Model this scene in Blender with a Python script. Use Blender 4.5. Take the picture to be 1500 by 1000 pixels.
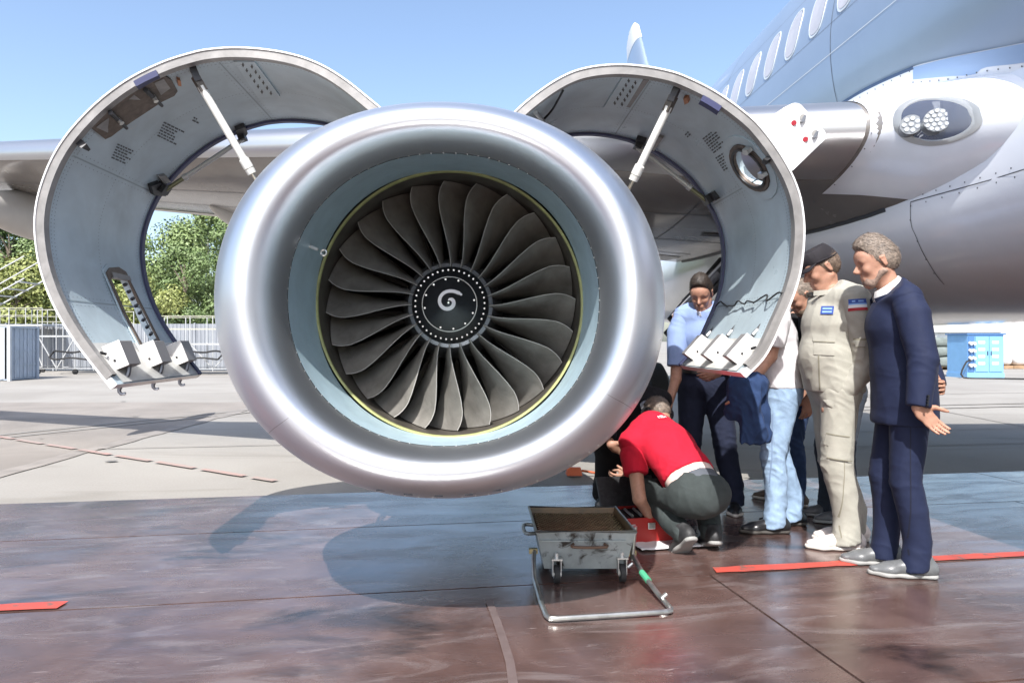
import bpy, bmesh, math, random
import numpy as np
from mathutils import Vector, Matrix, noise as mnoise
from mathutils.bvhtree import BVHTree
random.seed(7); np.random.seed(7)
R = math.radians
sc = bpy.context.scene
for o in list(bpy.data.objects): bpy.data.objects.remove(o)

# ------------------------------------------------------------------ camera, sky, sun, exposure
cam_d = bpy.data.cameras.new('camera'); cam = bpy.data.objects.new('camera', cam_d)
sc.collection.objects.link(cam)
CAM_H = 1.25
cam.location = (0, 0, CAM_H); cam.rotation_euler = (R(90), 0, 0)
cam_d.sensor_width = 36; cam_d.lens = 24.0; cam_d.shift_x = 50/1500
cam_d.clip_start = 0.05; cam_d.clip_end = 5000
sc.camera = cam

SUN_TRAVEL = Vector((0.19, 0.82, -1.0)).normalized()
to_sun = -SUN_TRAVEL
sun_el = math.asin(to_sun.z); sun_az = math.atan2(to_sun.x, to_sun.y)
world = bpy.data.worlds.new('World'); sc.world = world; world.use_nodes = True
nt = world.node_tree; nt.nodes.clear()
wo = nt.nodes.new('ShaderNodeOutputWorld'); wb = nt.nodes.new('ShaderNodeBackground')
sky = nt.nodes.new('ShaderNodeTexSky'); sky.sky_type = 'NISHITA'; sky.sun_disc = False
sky.sun_elevation = sun_el; sky.sun_rotation = sun_az
sky.altitude = 100; sky.air_density = 1.0; sky.dust_density = 2.4; sky.ozone_density = 0.8
nt.links.new(sky.outputs[0], wb.inputs[0]); nt.links.new(wb.outputs[0], wo.inputs[0])
wb.inputs[1].default_value = 0.15
sl = bpy.data.lights.new('sun', 'SUN'); sl.energy = 3.8; sl.angle = R(0.5); sl.color = (1, .975, .94)
so = bpy.data.objects.new('sun', sl); sc.collection.objects.link(so)
so.rotation_euler = SUN_TRAVEL.to_track_quat('-Z', 'Y').to_euler(); so.location = (-3, -10, 15)
sc.view_settings.view_transform = 'Standard'; sc.view_settings.look = 'None'
sc.view_settings.exposure = 0.95; sc.view_settings.gamma = 1.0; sc.view_settings.use_curve_mapping = False
sc.render.engine = 'CYCLES'
try:
    sc.cycles.use_denoising = True; sc.cycles.denoiser = 'OPENIMAGEDENOISE'
except Exception: pass
sc.cycles.max_bounces = 6; sc.cycles.diffuse_bounces = 3; sc.cycles.glossy_bounces = 3
sc.cycles.transparent_max_bounces = 6; sc.cycles.sample_clamp_indirect = 8
sc.cycles.caustics_reflective = False; sc.cycles.caustics_refractive = False

# ------------------------------------------------------------------ helpers
COL = sc.collection
VPX, VPY, FPX = 700.0, 500.0, 1000.0
def P(x, y, v):            # a point of the photograph at a known distance v
    return Vector(((x-VPX)/FPX*v, v, CAM_H+(VPY-y)/FPX*v))
def G(x, y):               # a ground point seen in the photograph
    v = CAM_H*FPX/(y-VPY); return Vector(((x-VPX)/FPX*v, v, 0))

def link(o, parent=None):
    COL.objects.link(o)
    if parent is not None:
        o.parent = parent
        o.matrix_parent_inverse = Matrix.Translation(-PW[parent.name])
    PW[o.name] = PW[parent.name] if (parent is not None and o.type != 'EMPTY') else Vector(o.location)
    return o
PW = {}
def tag(o, label=None, cat=None, group=None, kind=None):
    if label: o['label'] = label
    if cat: o['category'] = cat
    if group: o['group'] = group
    if kind: o['kind'] = kind
    return o
def empty(name, loc, label=None, cat=None, group=None):
    o = bpy.data.objects.new(name, None); o.location = loc; o.empty_display_size = .2
    COL.objects.link(o); PW[o.name] = Vector(loc)
    return tag(o, label, cat, group)
def child(name, mesh, parent=None, base=None):
    """link a mesh given in world coordinates as (a part of) parent"""
    o = bpy.data.objects.new(name, mesh); COL.objects.link(o)
    if parent is not None:
        off = TOPLOC.get(parent.name, Vector((0, 0, 0)))
        o.parent = parent; o.matrix_parent_inverse = Matrix.Translation(-off)
        TOPLOC[o.name] = Vector((0, 0, 0))
    return o
TOPLOC = {}
def thing(name, loc, label, cat, group=None):
    o = empty(name, loc, label, cat, group); TOPLOC[o.name] = Vector(loc); return o

def catmull(pts, n, closed=False):
    pts = [Vector(p) for p in pts]; m = len(pts); out = []
    if closed: ext = lambda i: pts[i % m]; segs = m
    else:
        ext = lambda i: pts[min(max(i, 0), m-1)] if 0 <= i < m else (2*pts[0]-pts[1] if i < 0 else 2*pts[-1]-pts[-2]); segs = m-1
    dense = []
    for i in range(segs):
        p0, p1, p2, p3 = ext(i-1), ext(i), ext(i+1), ext(i+2)
        for k in range(12):
            t = k/12
            dense.append(.5*((2*p1)+(-p0+p2)*t+(2*p0-5*p1+4*p2-p3)*t*t+(-p0+3*p1-3*p2+p3)*t**3))
    if not closed: dense.append(pts[-1].copy())
    else: dense.append(dense[0].copy())
    L = [0]
    for a, b in zip(dense, dense[1:]): L.append(L[-1]+(b-a).length)
    cnt = n if closed else n-1
    j = 0
    for i in range(n):
        d = L[-1]*i/cnt
        while j < len(L)-2 and L[j+1] < d: j += 1
        f = (d-L[j])/max(L[j+1]-L[j], 1e-9); out.append(dense[j].lerp(dense[j+1], min(max(f, 0), 1)))
    return out

def frame_from(axis, up=Vector((0, 0, 1))):
    a = Vector(axis).normalized()
    if abs(a.dot(up)) > .97: up = Vector((0, 1, 0))
    s = a.cross(up).normalized(); f = s.cross(a).normalized()
    return a, s, f

class MB:
    def __init__(self): self.v = []; self.f = []; self.m = []; self.mi = 0
    def add(self, verts, faces):
        b = len(self.v); self.v.extend([tuple(p) for p in verts])
        for q in faces: self.f.append(tuple(b+i for i in q)); self.m.append(self.mi)
        return self
    def slot(self, i): self.mi = i; return self
    def box(self, c, size, rot=None, taper=1.0):
        c = Vector(c); hx, hy, hz = size[0]/2, size[1]/2, size[2]/2; vs = []
        for z in (-1, 1):
            t = taper if z > 0 else 1
            for x, y in ((-1, -1), (1, -1), (1, 1), (-1, 1)):
                p = Vector((x*hx*t, y*hy*t, z*hz))
                if rot is not None: p = rot @ p
                vs.append(c+p)
        return self.add(vs, [(3, 2, 1, 0), (4, 5, 6, 7), (0, 1, 5, 4), (1, 2, 6, 5), (2, 3, 7, 6), (3, 0, 4, 7)])
    def bar(self, a, b, w, h=None, up=Vector((0, 0, 1))):
        a = Vector(a); b = Vector(b); h = h or w; ax, s, f = frame_from(b-a, up); vs = []
        for p in (a, b):
            for x, y in ((-1, -1), (1, -1), (1, 1), (-1, 1)): vs.append(p+s*x*w/2+f*y*h/2)
        return self.add(vs, [(3, 2, 1, 0), (4, 5, 6, 7), (0, 1, 5, 4), (1, 2, 6, 5), (2, 3, 7, 6), (3, 0, 4, 7)])
    def tube(self, pts, r, n=10, caps=True, closed=False):
        pts = [Vector(p) for p in pts]; m = len(pts)
        rs = r if isinstance(r, (list, tuple)) else [r]*m
        vs = []; prev = None
        for i, p in enumerate(pts):
            if closed: d = pts[(i+1) % m]-pts[i-1]
            else: d = pts[min(i+1, m-1)]-pts[max(i-1, 0)]
            d.normalize()
            if prev is None: _, s, f = frame_from(d)
            else:
                s = prev-d*prev.dot(d)
                s = s.normalized() if s.length > 1e-6 else frame_from(d)[1]
                f = s.cross(d)
            prev = s
            for k in range(n):
                a = 2*math.pi*k/n; vs.append(p+(s*math.cos(a)+f*math.sin(a))*rs[i])
        fs = []
        for i in range(m if closed else m-1):
            j = (i+1) % m
            for k in range(n): fs.append((i*n+k, i*n+(k+1) % n, j*n+(k+1) % n, j*n+k))
        if caps and not closed: fs.append(tuple(range(n-1, -1, -1))); fs.append(tuple((m-1)*n+k for k in range(n)))
        return self.add(vs, fs)
    def cyl(self, a, b, r, n=16, r2=None): return self.tube([a, b], [r, r if r2 is None else r2], n)
    def grid(self, pts, close_u=False, close_v=False):
        nu = len(pts); nv = len(pts[0]); vs = [p for row in pts for p in row]; fs = []
        for i in range(nu if close_u else nu-1):
            for j in range(nv if close_v else nv-1):
                i2 = (i+1) % nu; j2 = (j+1) % nv
                fs.append((i*nv+j, i*nv+j2, i2*nv+j2, i2*nv+j))
        return self.add(vs, fs)
    def prism(self, bot, top):
        n = len(bot); fs = [tuple(range(n-1, -1, -1)), tuple(range(n, 2*n))]
        for k in range(n): fs.append((k, (k+1) % n, n+(k+1) % n, n+k))
        return self.add(list(bot)+list(top), fs)
    def mesh(self, name, mats, smooth=True, angle=35, fix=True):
        me = bpy.data.meshes.new(name); me.from_pydata(self.v, [], self.f)
        if not isinstance(mats, (list, tuple)): mats = [mats]
        for m in mats: me.materials.append(m)
        me.polygons.foreach_set('material_index', self.m)
        if fix:
            bm = bmesh.new(); bm.from_mesh(me); bmesh.ops.recalc_face_normals(bm, faces=bm.faces); bm.to_mesh(me); bm.free()
        if smooth:
            me.polygons.foreach_set('use_smooth', [True]*len(me.polygons)); me.set_sharp_from_angle(angle=R(angle))
        me.update(); return me
    def build(self, name, mats, parent=None, **k): return child(name, self.mesh(name, mats, **k), parent)

def bevel(o, w=.004, seg=2):
    m = o.modifiers.new('bevel', 'BEVEL'); m.width = w; m.segments = seg; m.limit_method = 'ANGLE'; m.angle_limit = R(40); return o

# ------------------------------------------------------------------ materials
MATS = {}
def mat(name, col, rough=.5, metal=0., var=.0, vscale=4., rvar=.0, bump=0., bscale=60., stretch=None, spec=.5, coat=0., col2=None, detail=5, wear=None):
    if name in MATS: return MATS[name]
    m = bpy.data.materials.new(name); m.use_nodes = True; t = m.node_tree; b = t.nodes['Principled BSDF']
    b.inputs['Base Color'].default_value = (*col, 1); b.inputs['Roughness'].default_value = rough
    b.inputs['Metallic'].default_value = metal; b.inputs['Specular IOR Level'].default_value = spec
    b.inputs['Coat Weight'].default_value = coat; b.inputs['Coat Roughness'].default_value = .08
    geo = t.nodes.new('ShaderNodeNewGeometry'); mp = t.nodes.new('ShaderNodeMapping')
    t.links.new(geo.outputs['Position'], mp.inputs['Vector'])
    if stretch: mp.inputs['Scale'].default_value = stretch
    def nz(scale, det=detail, dist=0.):
        n = t.nodes.new('ShaderNodeTexNoise'); n.inputs['Scale'].default_value = scale; n.inputs['Detail'].default_value = det
        n.inputs['Roughness'].default_value = .6; n.inputs['Distortion'].default_value = dist
        t.links.new(mp.outputs[0], n.inputs['Vector']); return n
    if var or col2:
        n = nz(vscale, dist=.4); rp = t.nodes.new('ShaderNodeValToRGB')
        c2 = col2 if col2 else tuple(max(0, c*(1-var)) for c in col); c1 = col if col2 else tuple(min(1, c*(1+var*.6)) for c in col)
        rp.color_ramp.elements[0].position = .33; rp.color_ramp.elements[1].position = .67
        rp.color_ramp.elements[0].color = (*c2, 1); rp.color_ramp.elements[1].color = (*c1, 1)
        t.links.new(n.outputs['Fac'], rp.inputs[0]); last = rp.outputs[0]
        if wear:
            n2 = nz(wear[1], 8, .8); r2 = t.nodes.new('ShaderNodeValToRGB')
            r2.color_ramp.elements[0].position = wear[2]; r2.color_ramp.elements[1].position = wear[2]+.09
            mx = t.nodes.new('ShaderNodeMix'); mx.data_type = 'RGBA'
            t.links.new(n2.outputs['Fac'], r2.inputs[0]); t.links.new(r2.outputs[0], mx.inputs['Factor'])
            t.links.new(last, mx.inputs['A']); mx.inputs['B'].default_value = (*wear[0], 1); last = mx.outputs['Result']
        t.links.new(last, b.inputs['Base Color'])
    if rvar:
        n = nz(vscale*1.7, 6); mr = t.nodes.new('ShaderNodeMapRange')
        mr.inputs['From Min'].default_value = .3; mr.inputs['From Max'].default_value = .7
        mr.inputs['To Min'].default_value = max(.02, rough-rvar); mr.inputs['To Max'].default_value = rough+rvar
        t.links.new(n.outputs['Fac'], mr.inputs[0]); t.links.new(mr.outputs[0], b.inputs['Roughness'])
    if bump:
        n = nz(bscale, 4); bp = t.nodes.new('ShaderNodeBump'); bp.inputs['Strength'].default_value = bump; bp.inputs['Distance'].default_value = .01
        t.links.new(n.outputs['Fac'], bp.inputs['Height']); t.links.new(bp.outputs[0], b.inputs['Normal'])
    MATS[name] = m; return m
def emis(name, col, s):
    m = mat(name, col, .4); b = m.node_tree.nodes['Principled BSDF']; b.inputs['Emission Color'].default_value = (*col, 1); b.inputs['Emission Strength'].default_value = s; return m
def glass(name, tint=(1, 1, 1), alpha=.25, rough=.03):
    m = mat(name, tint, rough); b = m.node_tree.nodes['Principled BSDF']; b.inputs['Alpha'].default_value = alpha; return m

M_LIP = mat('polished_aluminium', (.70, .73, .775), .40, 1.)
M_LINER = mat('inlet_liner_paint', (.37, .49, .55), .42, .0, var=.10, vscale=9, bump=.12, bscale=420, rvar=.06)
M_BARREL = mat('nacelle_white_paint', (.70, .72, .75), .3, 0, var=.05, vscale=3)
M_YEL = mat('rub_strip_yellow', (.36, .37, .15), .5, var=.25, vscale=14)
M_CASE = mat('fan_case_brown', (.085, .075, .062), .55, .3, var=.3, vscale=12)
M_BLADE = mat('titanium_blade', (.29, .275, .25), .36, .3, var=.28, vscale=9, rvar=.08)
M_BLADE_LE = mat('blade_edge_highlight', (.60, .58, .55), .4, .3)  # leading edge metal, lightened in colour to paint its bright highlight
M_HUB = mat('hub_dark_metal', (.22, .22, .23), .4, .8, var=.2)
M_BLACK = mat('spinner_black', (.012, .013, .015), .34, 0, var=.3, vscale=20)
M_WHITEPAINT = mat('white_paint', (.80, .80, .79), .35)
M_BOLT = mat('bolt_steel', (.60, .60, .58), .35, .9)
M_COWL_IN = mat('cowl_inner_bluegrey', (.47, .57, .62), .36, .0, var=.16, vscale=3.2, rvar=.1, bump=.03, bscale=25, wear=((.55, .56, .55), 9, .68))
M_COWL_OUT = mat('cowl_outer_paint', (.78, .79, .80), .22, 0, coat=.4, var=.03)
M_FRAME = mat('cowl_frame_metal', (.27, .262, .255), .45, .2, var=.22, vscale=11, rvar=.1)
M_SEAL = mat('seal_navy', (.03, .035, .10), .5)
M_DARK = mat('dark_metal', (.045, .045, .048), .45, .5, var=.3, vscale=30)
M_RUBBER = mat('black_rubber', (.02, .02, .021), .7, var=.3)
M_BROWNF = mat('hatch_brown_frame', (.13, .10, .08), .5, .3, var=.35, vscale=30)
M_ROD = mat('strut_white', (.74, .74, .70), .4, var=.06, vscale=20)
M_STEEL = mat('rod_steel', (.55, .50, .40), .3, .9)
M_FUSE = mat('fuselage_bluegrey', (.33, .41, .52), .28, .25, var=.05, vscale=1.2, coat=.5)
M_FAIR = mat('fairing_white', (.80, .83, .88), .22, 0, var=.05, vscale=2, coat=.5)
M_WING = mat('wing_grey', (.20, .185, .172), .24, .0, var=.14, vscale=1.6, rvar=.05, spec=1.0, coat=.3)
M_SLAT = mat('slat_silver', (.52, .53, .55), .36, .95)
M_SKYBLUE = mat('blue_seal_strip', (.30, .43, .64), .3, .1)
M_LINE = mat('panel_gap', (.10, .11, .13), .6)
M_PALE = mat('panel_pale_line', (.62, .68, .74), .4)
M_RED = mat('red_mark', (.36, .02, .035), .5)
M_COPPER = mat('copper_bracket', (.45, .20, .10), .45, .5)
# ================================================================== GROUND
def ground_mat():
    m = bpy.data.materials.new('apron_concrete'); m.use_nodes = True; t = m.node_tree; b = t.nodes['Principled BSDF']
    N = t.nodes.new; L = t.links.new
    geo = N('ShaderNodeNewGeometry')
    def noise(s, d=6, dist=.3, sc_=None):
        n = N('ShaderNodeTexNoise'); n.inputs['Scale'].default_value = s; n.inputs['Detail'].default_value = d; n.inputs['Distortion'].default_value = dist
        if sc_:
            mp = N('ShaderNodeMapping'); mp.inputs['Scale'].default_value = sc_; L(geo.outputs['Position'], mp.inputs[0]); L(mp.outputs[0], n.inputs['Vector'])
        else: L(geo.outputs['Position'], n.inputs['Vector'])
        return n
    def ramp(n, p0, p1, c0, c1):
        r = N('ShaderNodeValToRGB'); r.color_ramp.elements[0].position = p0; r.color_ramp.elements[1].position = p1
        r.color_ramp.elements[0].color = (*c0, 1); r.color_ramp.elements[1].color = (*c1, 1); L(n.outputs['Fac'], r.inputs[0]); return r
    a = ramp(noise(.35, 8), .3, .7, (.268, .248, .220), (.355, .335, .302))
    f = ramp(noise(60, 3), .25, .75, (.78, .78, .78), (1, 1, 1))
    st = ramp(noise(1.1, 8, 1.2, (.35, 1.6, 1)), .58, .72, (1, 1, 1), (.80, .79, .77))
    m1 = N('ShaderNodeMix'); m1.data_type = 'RGBA'; m1.blend_type = 'MULTIPLY'; m1.inputs['Factor'].default_value = .8
    L(a.outputs[0], m1.inputs['A']); L(f.outputs[0], m1.inputs['B'])
    m2 = N('ShaderNodeMix'); m2.data_type = 'RGBA'; m2.blend_type = 'MULTIPLY'; m2.inputs['Factor'].default_value = 1
    L(m1.outputs['Result'], m2.inputs['A']); L(st.outputs[0], m2.inputs['B'])
    L(m2.outputs['Result'], b.inputs['Base Color']); b.inputs['Roughness'].default_value = .85
    bp = N('ShaderNodeBump'); bp.inputs['Strength'].default_value = .25; bp.inputs['Distance'].default_value = .01
    L(noise(90, 4).outputs['Fac'], bp.inputs['Height']); L(bp.outputs[0], b.inputs['Normal'])
    return m
gr = MB().add([(-1500, -1500, 0), (1500, -1500, 0), (1500, 3000, 0), (-1500, 3000, 0)], [(0, 1, 2, 3)]).build('ground', ground_mat())
gr['kind'] = 'structure'
# coarse asphalt lane left of the joint (its colour is its own), joints and faded marking on the apron
M_ASPH = mat('aggregate_lane', (.28, .252, .222), .9, col2=(.21, .187, .165), vscale=.8, bump=.5, bscale=120, wear=((.25, .22, .19), 70, .62))
MB().add([(-60, 5.2, .004), (-4.5, 5.2, .004), (-4.2, 14, .004), (-60, 14, .004)], [(0, 1, 2, 3)]).build('apron_lane', M_ASPH)['kind'] = 'structure'
M_TAR = mat('joint_tar', (.20, .18, .16), .8, col2=(.30, .27, .24), vscale=3)
def strip(a, b, w, z=.008, wob=0., n=14):
    a = Vector((a[0], a[1], 0)); b = Vector((b[0], b[1], 0)); d = (b-a).normalized(); s = Vector((-d.y, d.x, 0)); rows = []
    for i in range(n+1):
        p = a.lerp(b, i/n); k = random.uniform(-wob, wob); ww = w*(1+random.uniform(-.5, .5)*min(1, wob*8))
        rows.append([p+s*(k-ww/2)+Vector((0, 0, z)), p+s*(k+ww/2)+Vector((0, 0, z))])
    return rows
MB().grid(strip((-4.55, 5.3), (-4.15, 14.5), .22, .008, .03, 40)).build('joint_band', M_TAR, gr)
jm = MB()
for a, b, w in (((-4.4, 7.9), (9, 10.0), .03), ((-4.3, 11.3), (-60, 4.0), .03), ((-4.2, 14), (40, 20.5), .05), ((-40, 20), (60, 33), .07), ((1.5, 6.2), (3.4, 18), .03), ((7.5, 6.5), (10, 24), .035), ((4, 8.0), (22, 10.5), .03)):
    MB().grid(strip(a, b, w, .012, .006, 30)).build('slab_joint', M_TAR, gr)
M_FADED = mat('faded_red_marking', (.37, .235, .205), .85, col2=(.31, .265, .235), vscale=7)
a0, a1 = G(0, 641), G(403, 706); Ld = (a1-a0).length; dd = (a1-a0)/Ld; s = -1.0
while s < Ld:
    e = min(s+.62, Ld)
    MB().grid(strip(a0+dd*s, a0+dd*e, .075, .016, .004, 4)).build('faded_dash', M_FADED, gr); s += .74
# oil spots and tyre marks on the apron
M_OIL = mat('oil_stain', (.13, .115, .10), .5, col2=(.22, .20, .175), vscale=6)
rs_ = random.Random(11)
for k in range(22):
    cx_, cy_ = rs_.uniform(-9, 9), rs_.uniform(6.4, 16); r_ = rs_.uniform(.015, .05)
    pts = [Vector((cx_+r_*1.5*math.cos(a)*(1+.35*mnoise.noise(Vector((a, k, 0)))), cy_+r_*math.sin(a)*(1+.35*mnoise.noise(Vector((k, a, 2)))), .012+.0002*k)) for a in np.linspace(0, 6.283, 19)[:-1]]
    MB().add(pts, [tuple(range(18))]).build('oil_spot', M_OIL, gr, fix=False)
M_TYRE = mat('tyre_mark', (.20, .185, .165), .8, col2=(.27, .25, .222), vscale=5)
for a, b, w in (((-8, 6.6), (-2.5, 15), .16), ((-7.7, 6.5), (-2.0, 15), .14), ((5, 12), (22, 15.5), .18), ((5, 12.5), (22, 16.1), .16)):
    MB().grid(strip(a, b, w, .0105, .01, 30)).build('tyre_mark', M_TYRE, gr)
# ---- steel plates
TH = R(8.5); E1 = Vector((math.cos(TH), math.sin(TH), 0)); E2 = Vector((-math.sin(TH), math.cos(TH), 0))
def plate_mat():
    m = bpy.data.materials.new('plate_redbrown_steel'); m.use_nodes = True; t = m.node_tree; b = t.nodes['Principled BSDF']; N = t.nodes.new; L = t.links.new
    geo = N('ShaderNodeNewGeometry'); mp = N('ShaderNodeMapping'); mp.inputs['Rotation'].default_value = (0, 0, -TH); L(geo.outputs['Position'], mp.inputs[0])
    oi = N('ShaderNodeObjectInfo')
    def noise(s, d, dist, scl=(1, 1, 1)):
        m2 = N('ShaderNodeMapping'); m2.inputs['Scale'].default_value = scl; L(mp.outputs[0], m2.inputs[0])
        n = N('ShaderNodeTexNoise'); n.inputs['Scale'].default_value = s; n.inputs['Detail'].default_value = d; n.inputs['Distortion'].default_value = dist; n.inputs['Roughness'].default_value = .62
        L(m2.outputs[0], n.inputs['Vector']); return n
    def ramp(src, stops):
        r = N('ShaderNodeValToRGB'); el = r.color_ramp.elements
        while len(el) < len(stops): el.new(.5)
        for e, (p, c) in zip(el, stops): e.position = p; e.color = (*c, 1)
        L(src, r.inputs[0]); return r.outputs[0]
    def mix(a, bb, fac, mode='MIX', f=None):
        x = N('ShaderNodeMix'); x.data_type = 'RGBA'; x.blend_type = mode
        if f is not None: x.inputs['Factor'].default_value = f
        else: L(fac, x.inputs['Factor'])
        if isinstance(a, tuple): x.inputs['A'].default_value = (*a, 1)
        else: L(a, x.inputs['A'])
        if isinstance(bb, tuple): x.inputs['B'].default_value = (*bb, 1)
        else: L(bb, x.inputs['B'])
        return x.outputs['Result']
    base = ramp(noise(1.6, 8, .8).outputs['Fac'], [(.3, (.050, .029, .025)), (.5, (.096, .056, .048)), (.72, (.15, .098, .086))])
    dirt = ramp(noise(3.2, 10, 1.5, (.45, 1.5, 1)).outputs['Fac'], [(.52, (0, 0, 0)), (.72, (1, 1, 1))])
    c = mix(base, (.17, .135, .13), dirt)
    scr = ramp(noise(9, 10, 2.4, (.25, 2.2, 1)).outputs['Fac'], [(.64, (0, 0, 0)), (.72, (.7, .7, .7))])
    c = mix(c, (.33, .29, .28), scr)
    oil = ramp(noise(1.1, 6, 1.0, (.6, 1.7, 1)).outputs['Fac'], [(.30, (1, 1, 1)), (.42, (0, 0, 0))])
    c = mix(c, (.020, .012, .011), oil)
    L(c, b.inputs['Base Color'])
    rr = N('ShaderNodeMapRange'); L(noise(2.4, 9, 1.2, (.5, 1.6, 1)).outputs['Fac'], rr.inputs[0])
    rr.inputs['From Min'].default_value = .3; rr.inputs['From Max'].default_value = .72; rr.inputs['To Min'].default_value = .13; rr.inputs['To Max'].default_value = .36
    L(rr.outputs[0], b.inputs['Roughness']); b.inputs['Specular IOR Level'].default_value = 1.0; b.inputs['IOR'].default_value = 1.72
    h = N('ShaderNodeMath'); h.operation = 'ADD'; L(noise(1.2, 4, .5).outputs['Fac'], h.inputs[0]); h2 = N('ShaderNodeMath'); h2.operation = 'MULTIPLY'; h2.inputs[1].default_value = .2
    L(noise(40, 5, 1, (.4, 1.6, 1)).outputs['Fac'], h2.inputs[0]); L(h2.outputs[0], h.inputs[1])
    bp = N('ShaderNodeBump'); bp.inputs['Strength'].default_value = .25; bp.inputs['Distance'].default_value = .012; L(h.outputs[0], bp.inputs['Height']); L(bp.outputs[0], b.inputs['Normal'])
    return m
M_PLATE = plate_mat()
def gp(e, d, z=0): p = E1*e+E2*d; return Vector((p.x, p.y, z))
M_UNDER = mat('plate_bed_dark', (.05, .035, .03), .8)
floor = MB().add([gp(-14, -3.5, .004), gp(14, -3.5, .004), gp(14, 5.66, .004), gp(-14, 5.66, .004)], [(0, 1, 2, 3)]).build('steel_floor', M_UNDER); floor['kind'] = 'structure'
rows = [-3.4, -2.2, -.8, .8, 2.18, 3.40, 4.62, 5.69]
offs = [0, 2, 1, 3.4, 1.75, 4.9, 5.6]
for i in range(len(rows)-1):
    e = offs[i]-24
    while e < 14:
        a, b = max(e, -14), min(e+12, 14); e += 12
        if b-a < .3: continue
        g = .006; zt = .013+random.uniform(-.0015, .0015); d0, d1 = rows[i]+g, rows[i+1]-g
        bot = [gp(a+g, d0), gp(b-g, d0), gp(b-g, d1), gp(a+g, d1)]
        MB().prism([p+Vector((0, 0, .005)) for p in bot], [p+Vector((0, 0, zt)) for p in bot]).build('steel_plate', M_PLATE, floor, smooth=False)
M_REDLINE = mat('red_line_paint', (.52, .075, .05), .5, col2=(.40, .065, .05), vscale=5, wear=((.16, .09, .075), 9, .56))
def redline(e0, e1, d0, w): MB().grid([[gp(e0+(e1-e0)*k/60, d0+random.uniform(-.006, .006), .0185), gp(e0+(e1-e0)*k/60+random.uniform(0, .02), d0+w+random.uniform(-.007, .005), .0185)] for k in range(61)]).build('red_line', M_REDLINE, floor)
redline(-6, -1.46, 3.415, .085); redline(1.80, 6.5, 3.415, .085)
M_TAPE = mat('worn_grey_tape', (.105, .075, .07), .5, col2=(.14, .105, .10), vscale=12)
def tape(pts, w):
    pts = [G(*p) for p in pts]; rowsT = []
    for i, p in enumerate(pts):
        d = (pts[min(i+1, len(pts)-1)]-pts[max(i-1, 0)]).normalized(); sd = Vector((-d.y, d.x, 0))
        rowsT.append([p+sd*w/2+Vector((0, 0, .0185)), p-sd*w/2+Vector((0, 0, .0185))])
    MB().grid(rowsT).build('worn_tape', M_TAPE, floor)
tape([(716, 884), (728, 915), (738, 945), (747, 975), (752, 1010)], .035)

# ================================================================== BACKGROUND LEFT
# trees
M_LEAF = []
for i, (c1, c2) in enumerate((((.17, .24, .085), (.115, .17, .06)), ((.21, .28, .105), (.15, .21, .075)), ((.28, .30, .09), (.20, .235, .07)))):
    m = mat('leaf_%d' % i, c1, .55, col2=c2, vscale=1.1); M_LEAF.append(m)
    m.node_tree.nodes['Principled BSDF'].inputs['Subsurface Weight'].default_value = 0
M_BARK = mat('bark', (.16, .13, .10), .9, var=.4, vscale=5); M_BIRCH = mat('birch_bark', (.50, .48, .44), .8, var=.3, vscale=3)
def tree_meshes(seed, h, w, birch=False):
    rnd = random.Random(seed); tb = MB(); top = Vector((rnd.uniform(-.3, .3), rnd.uniform(-.3, .3), h*.86))
    path = [Vector((0, 0, 0)).lerp(top, t)+Vector((rnd.uniform(-.1, .1), rnd.uniform(-.1, .1), 0))*(t > 0) for t in (0, .2, .4, .6, .8, 1)]
    tb.tube(path, [h*.022*(1-.85*t) for t in (0, .2, .4, .6, .8, 1)], 7)
    clumps = []
    for k in range(26):
        t = rnd.uniform(.22, 1.0); a = rnd.uniform(0, 6.283); rad = w*.5*(math.sin(math.pi*min(1, (t-.12)*.98))**.7)*rnd.uniform(.35, 1.0)
        st = path[0].lerp(top, t*.85); en = Vector((math.cos(a)*rad, math.sin(a)*rad, h*(t*.95+.03)))
        if k % 2 == 0: tb.tube([st, st.lerp(en, .5)+Vector((0, 0, .1)), en], [h*.008, h*.005, h*.002], 5)
        clumps.append((en, w*rnd.uniform(.13, .24)))
    cb = MB(); vs = []; fs = []
    for c, r in clumps:
        for j in range(430):
            d = Vector((rnd.gauss(0, 1), rnd.gauss(0, 1), rnd.gauss(0, .8))).normalized()*r*(rnd.random()**.4)
            p = c+d; n = (d.normalized()+Vector((rnd.uniform(-.8, .8), rnd.uniform(-.8, .8), rnd.uniform(-.2, .9)))).normalized()
            _, s, f = frame_from(n); ang = rnd.uniform(0, 6.28); s2 = s*math.cos(ang)+f*math.sin(ang); f2 = n.cross(s2); L_ = rnd.uniform(.07, .15); W_ = L_*.55
            b = len(vs); vs += [p-s2*L_, p-f2*W_, p+s2*L_, p+f2*W_]; fs.append((b, b+1, b+2, b+3))
    cb.add(vs, fs)
    return tb.mesh('trunk', M_BIRCH if birch else M_BARK), cb
protos = []
for i, (h, w, mi, bi) in enumerate(((9.5, 6, 0, False), (10.5, 5.5, 1, True), (8.0, 6.5, 1, False), (6.0, 5.0, 2, False))):
    tm, cb = tree_meshes(20+i, h, w, bi); protos.append((tm, cb.mesh('crown', M_LEAF[mi], smooth=False, fix=False)))
tlabels = ['tall green tree at the far left edge behind the scaffold', 'pale trunked birch behind the grey container', 'bushy yellow green tree low behind the stair scaffold',
    'broad green tree just left of the open cowl', 'dark green tree half hidden behind the left cowl', 'round tree seen through the slot of the left cowl', 'loose green tree in the gap between cowl and engine',
    'tall feathery tree closest to the engine intake rim', 'mid green bushy tree behind the platform railing', 'low yellowish tree right of the cowl lower edge', 'green tree mostly behind the engine intake', 'dense tree farthest left beyond the picture edge']
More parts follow.
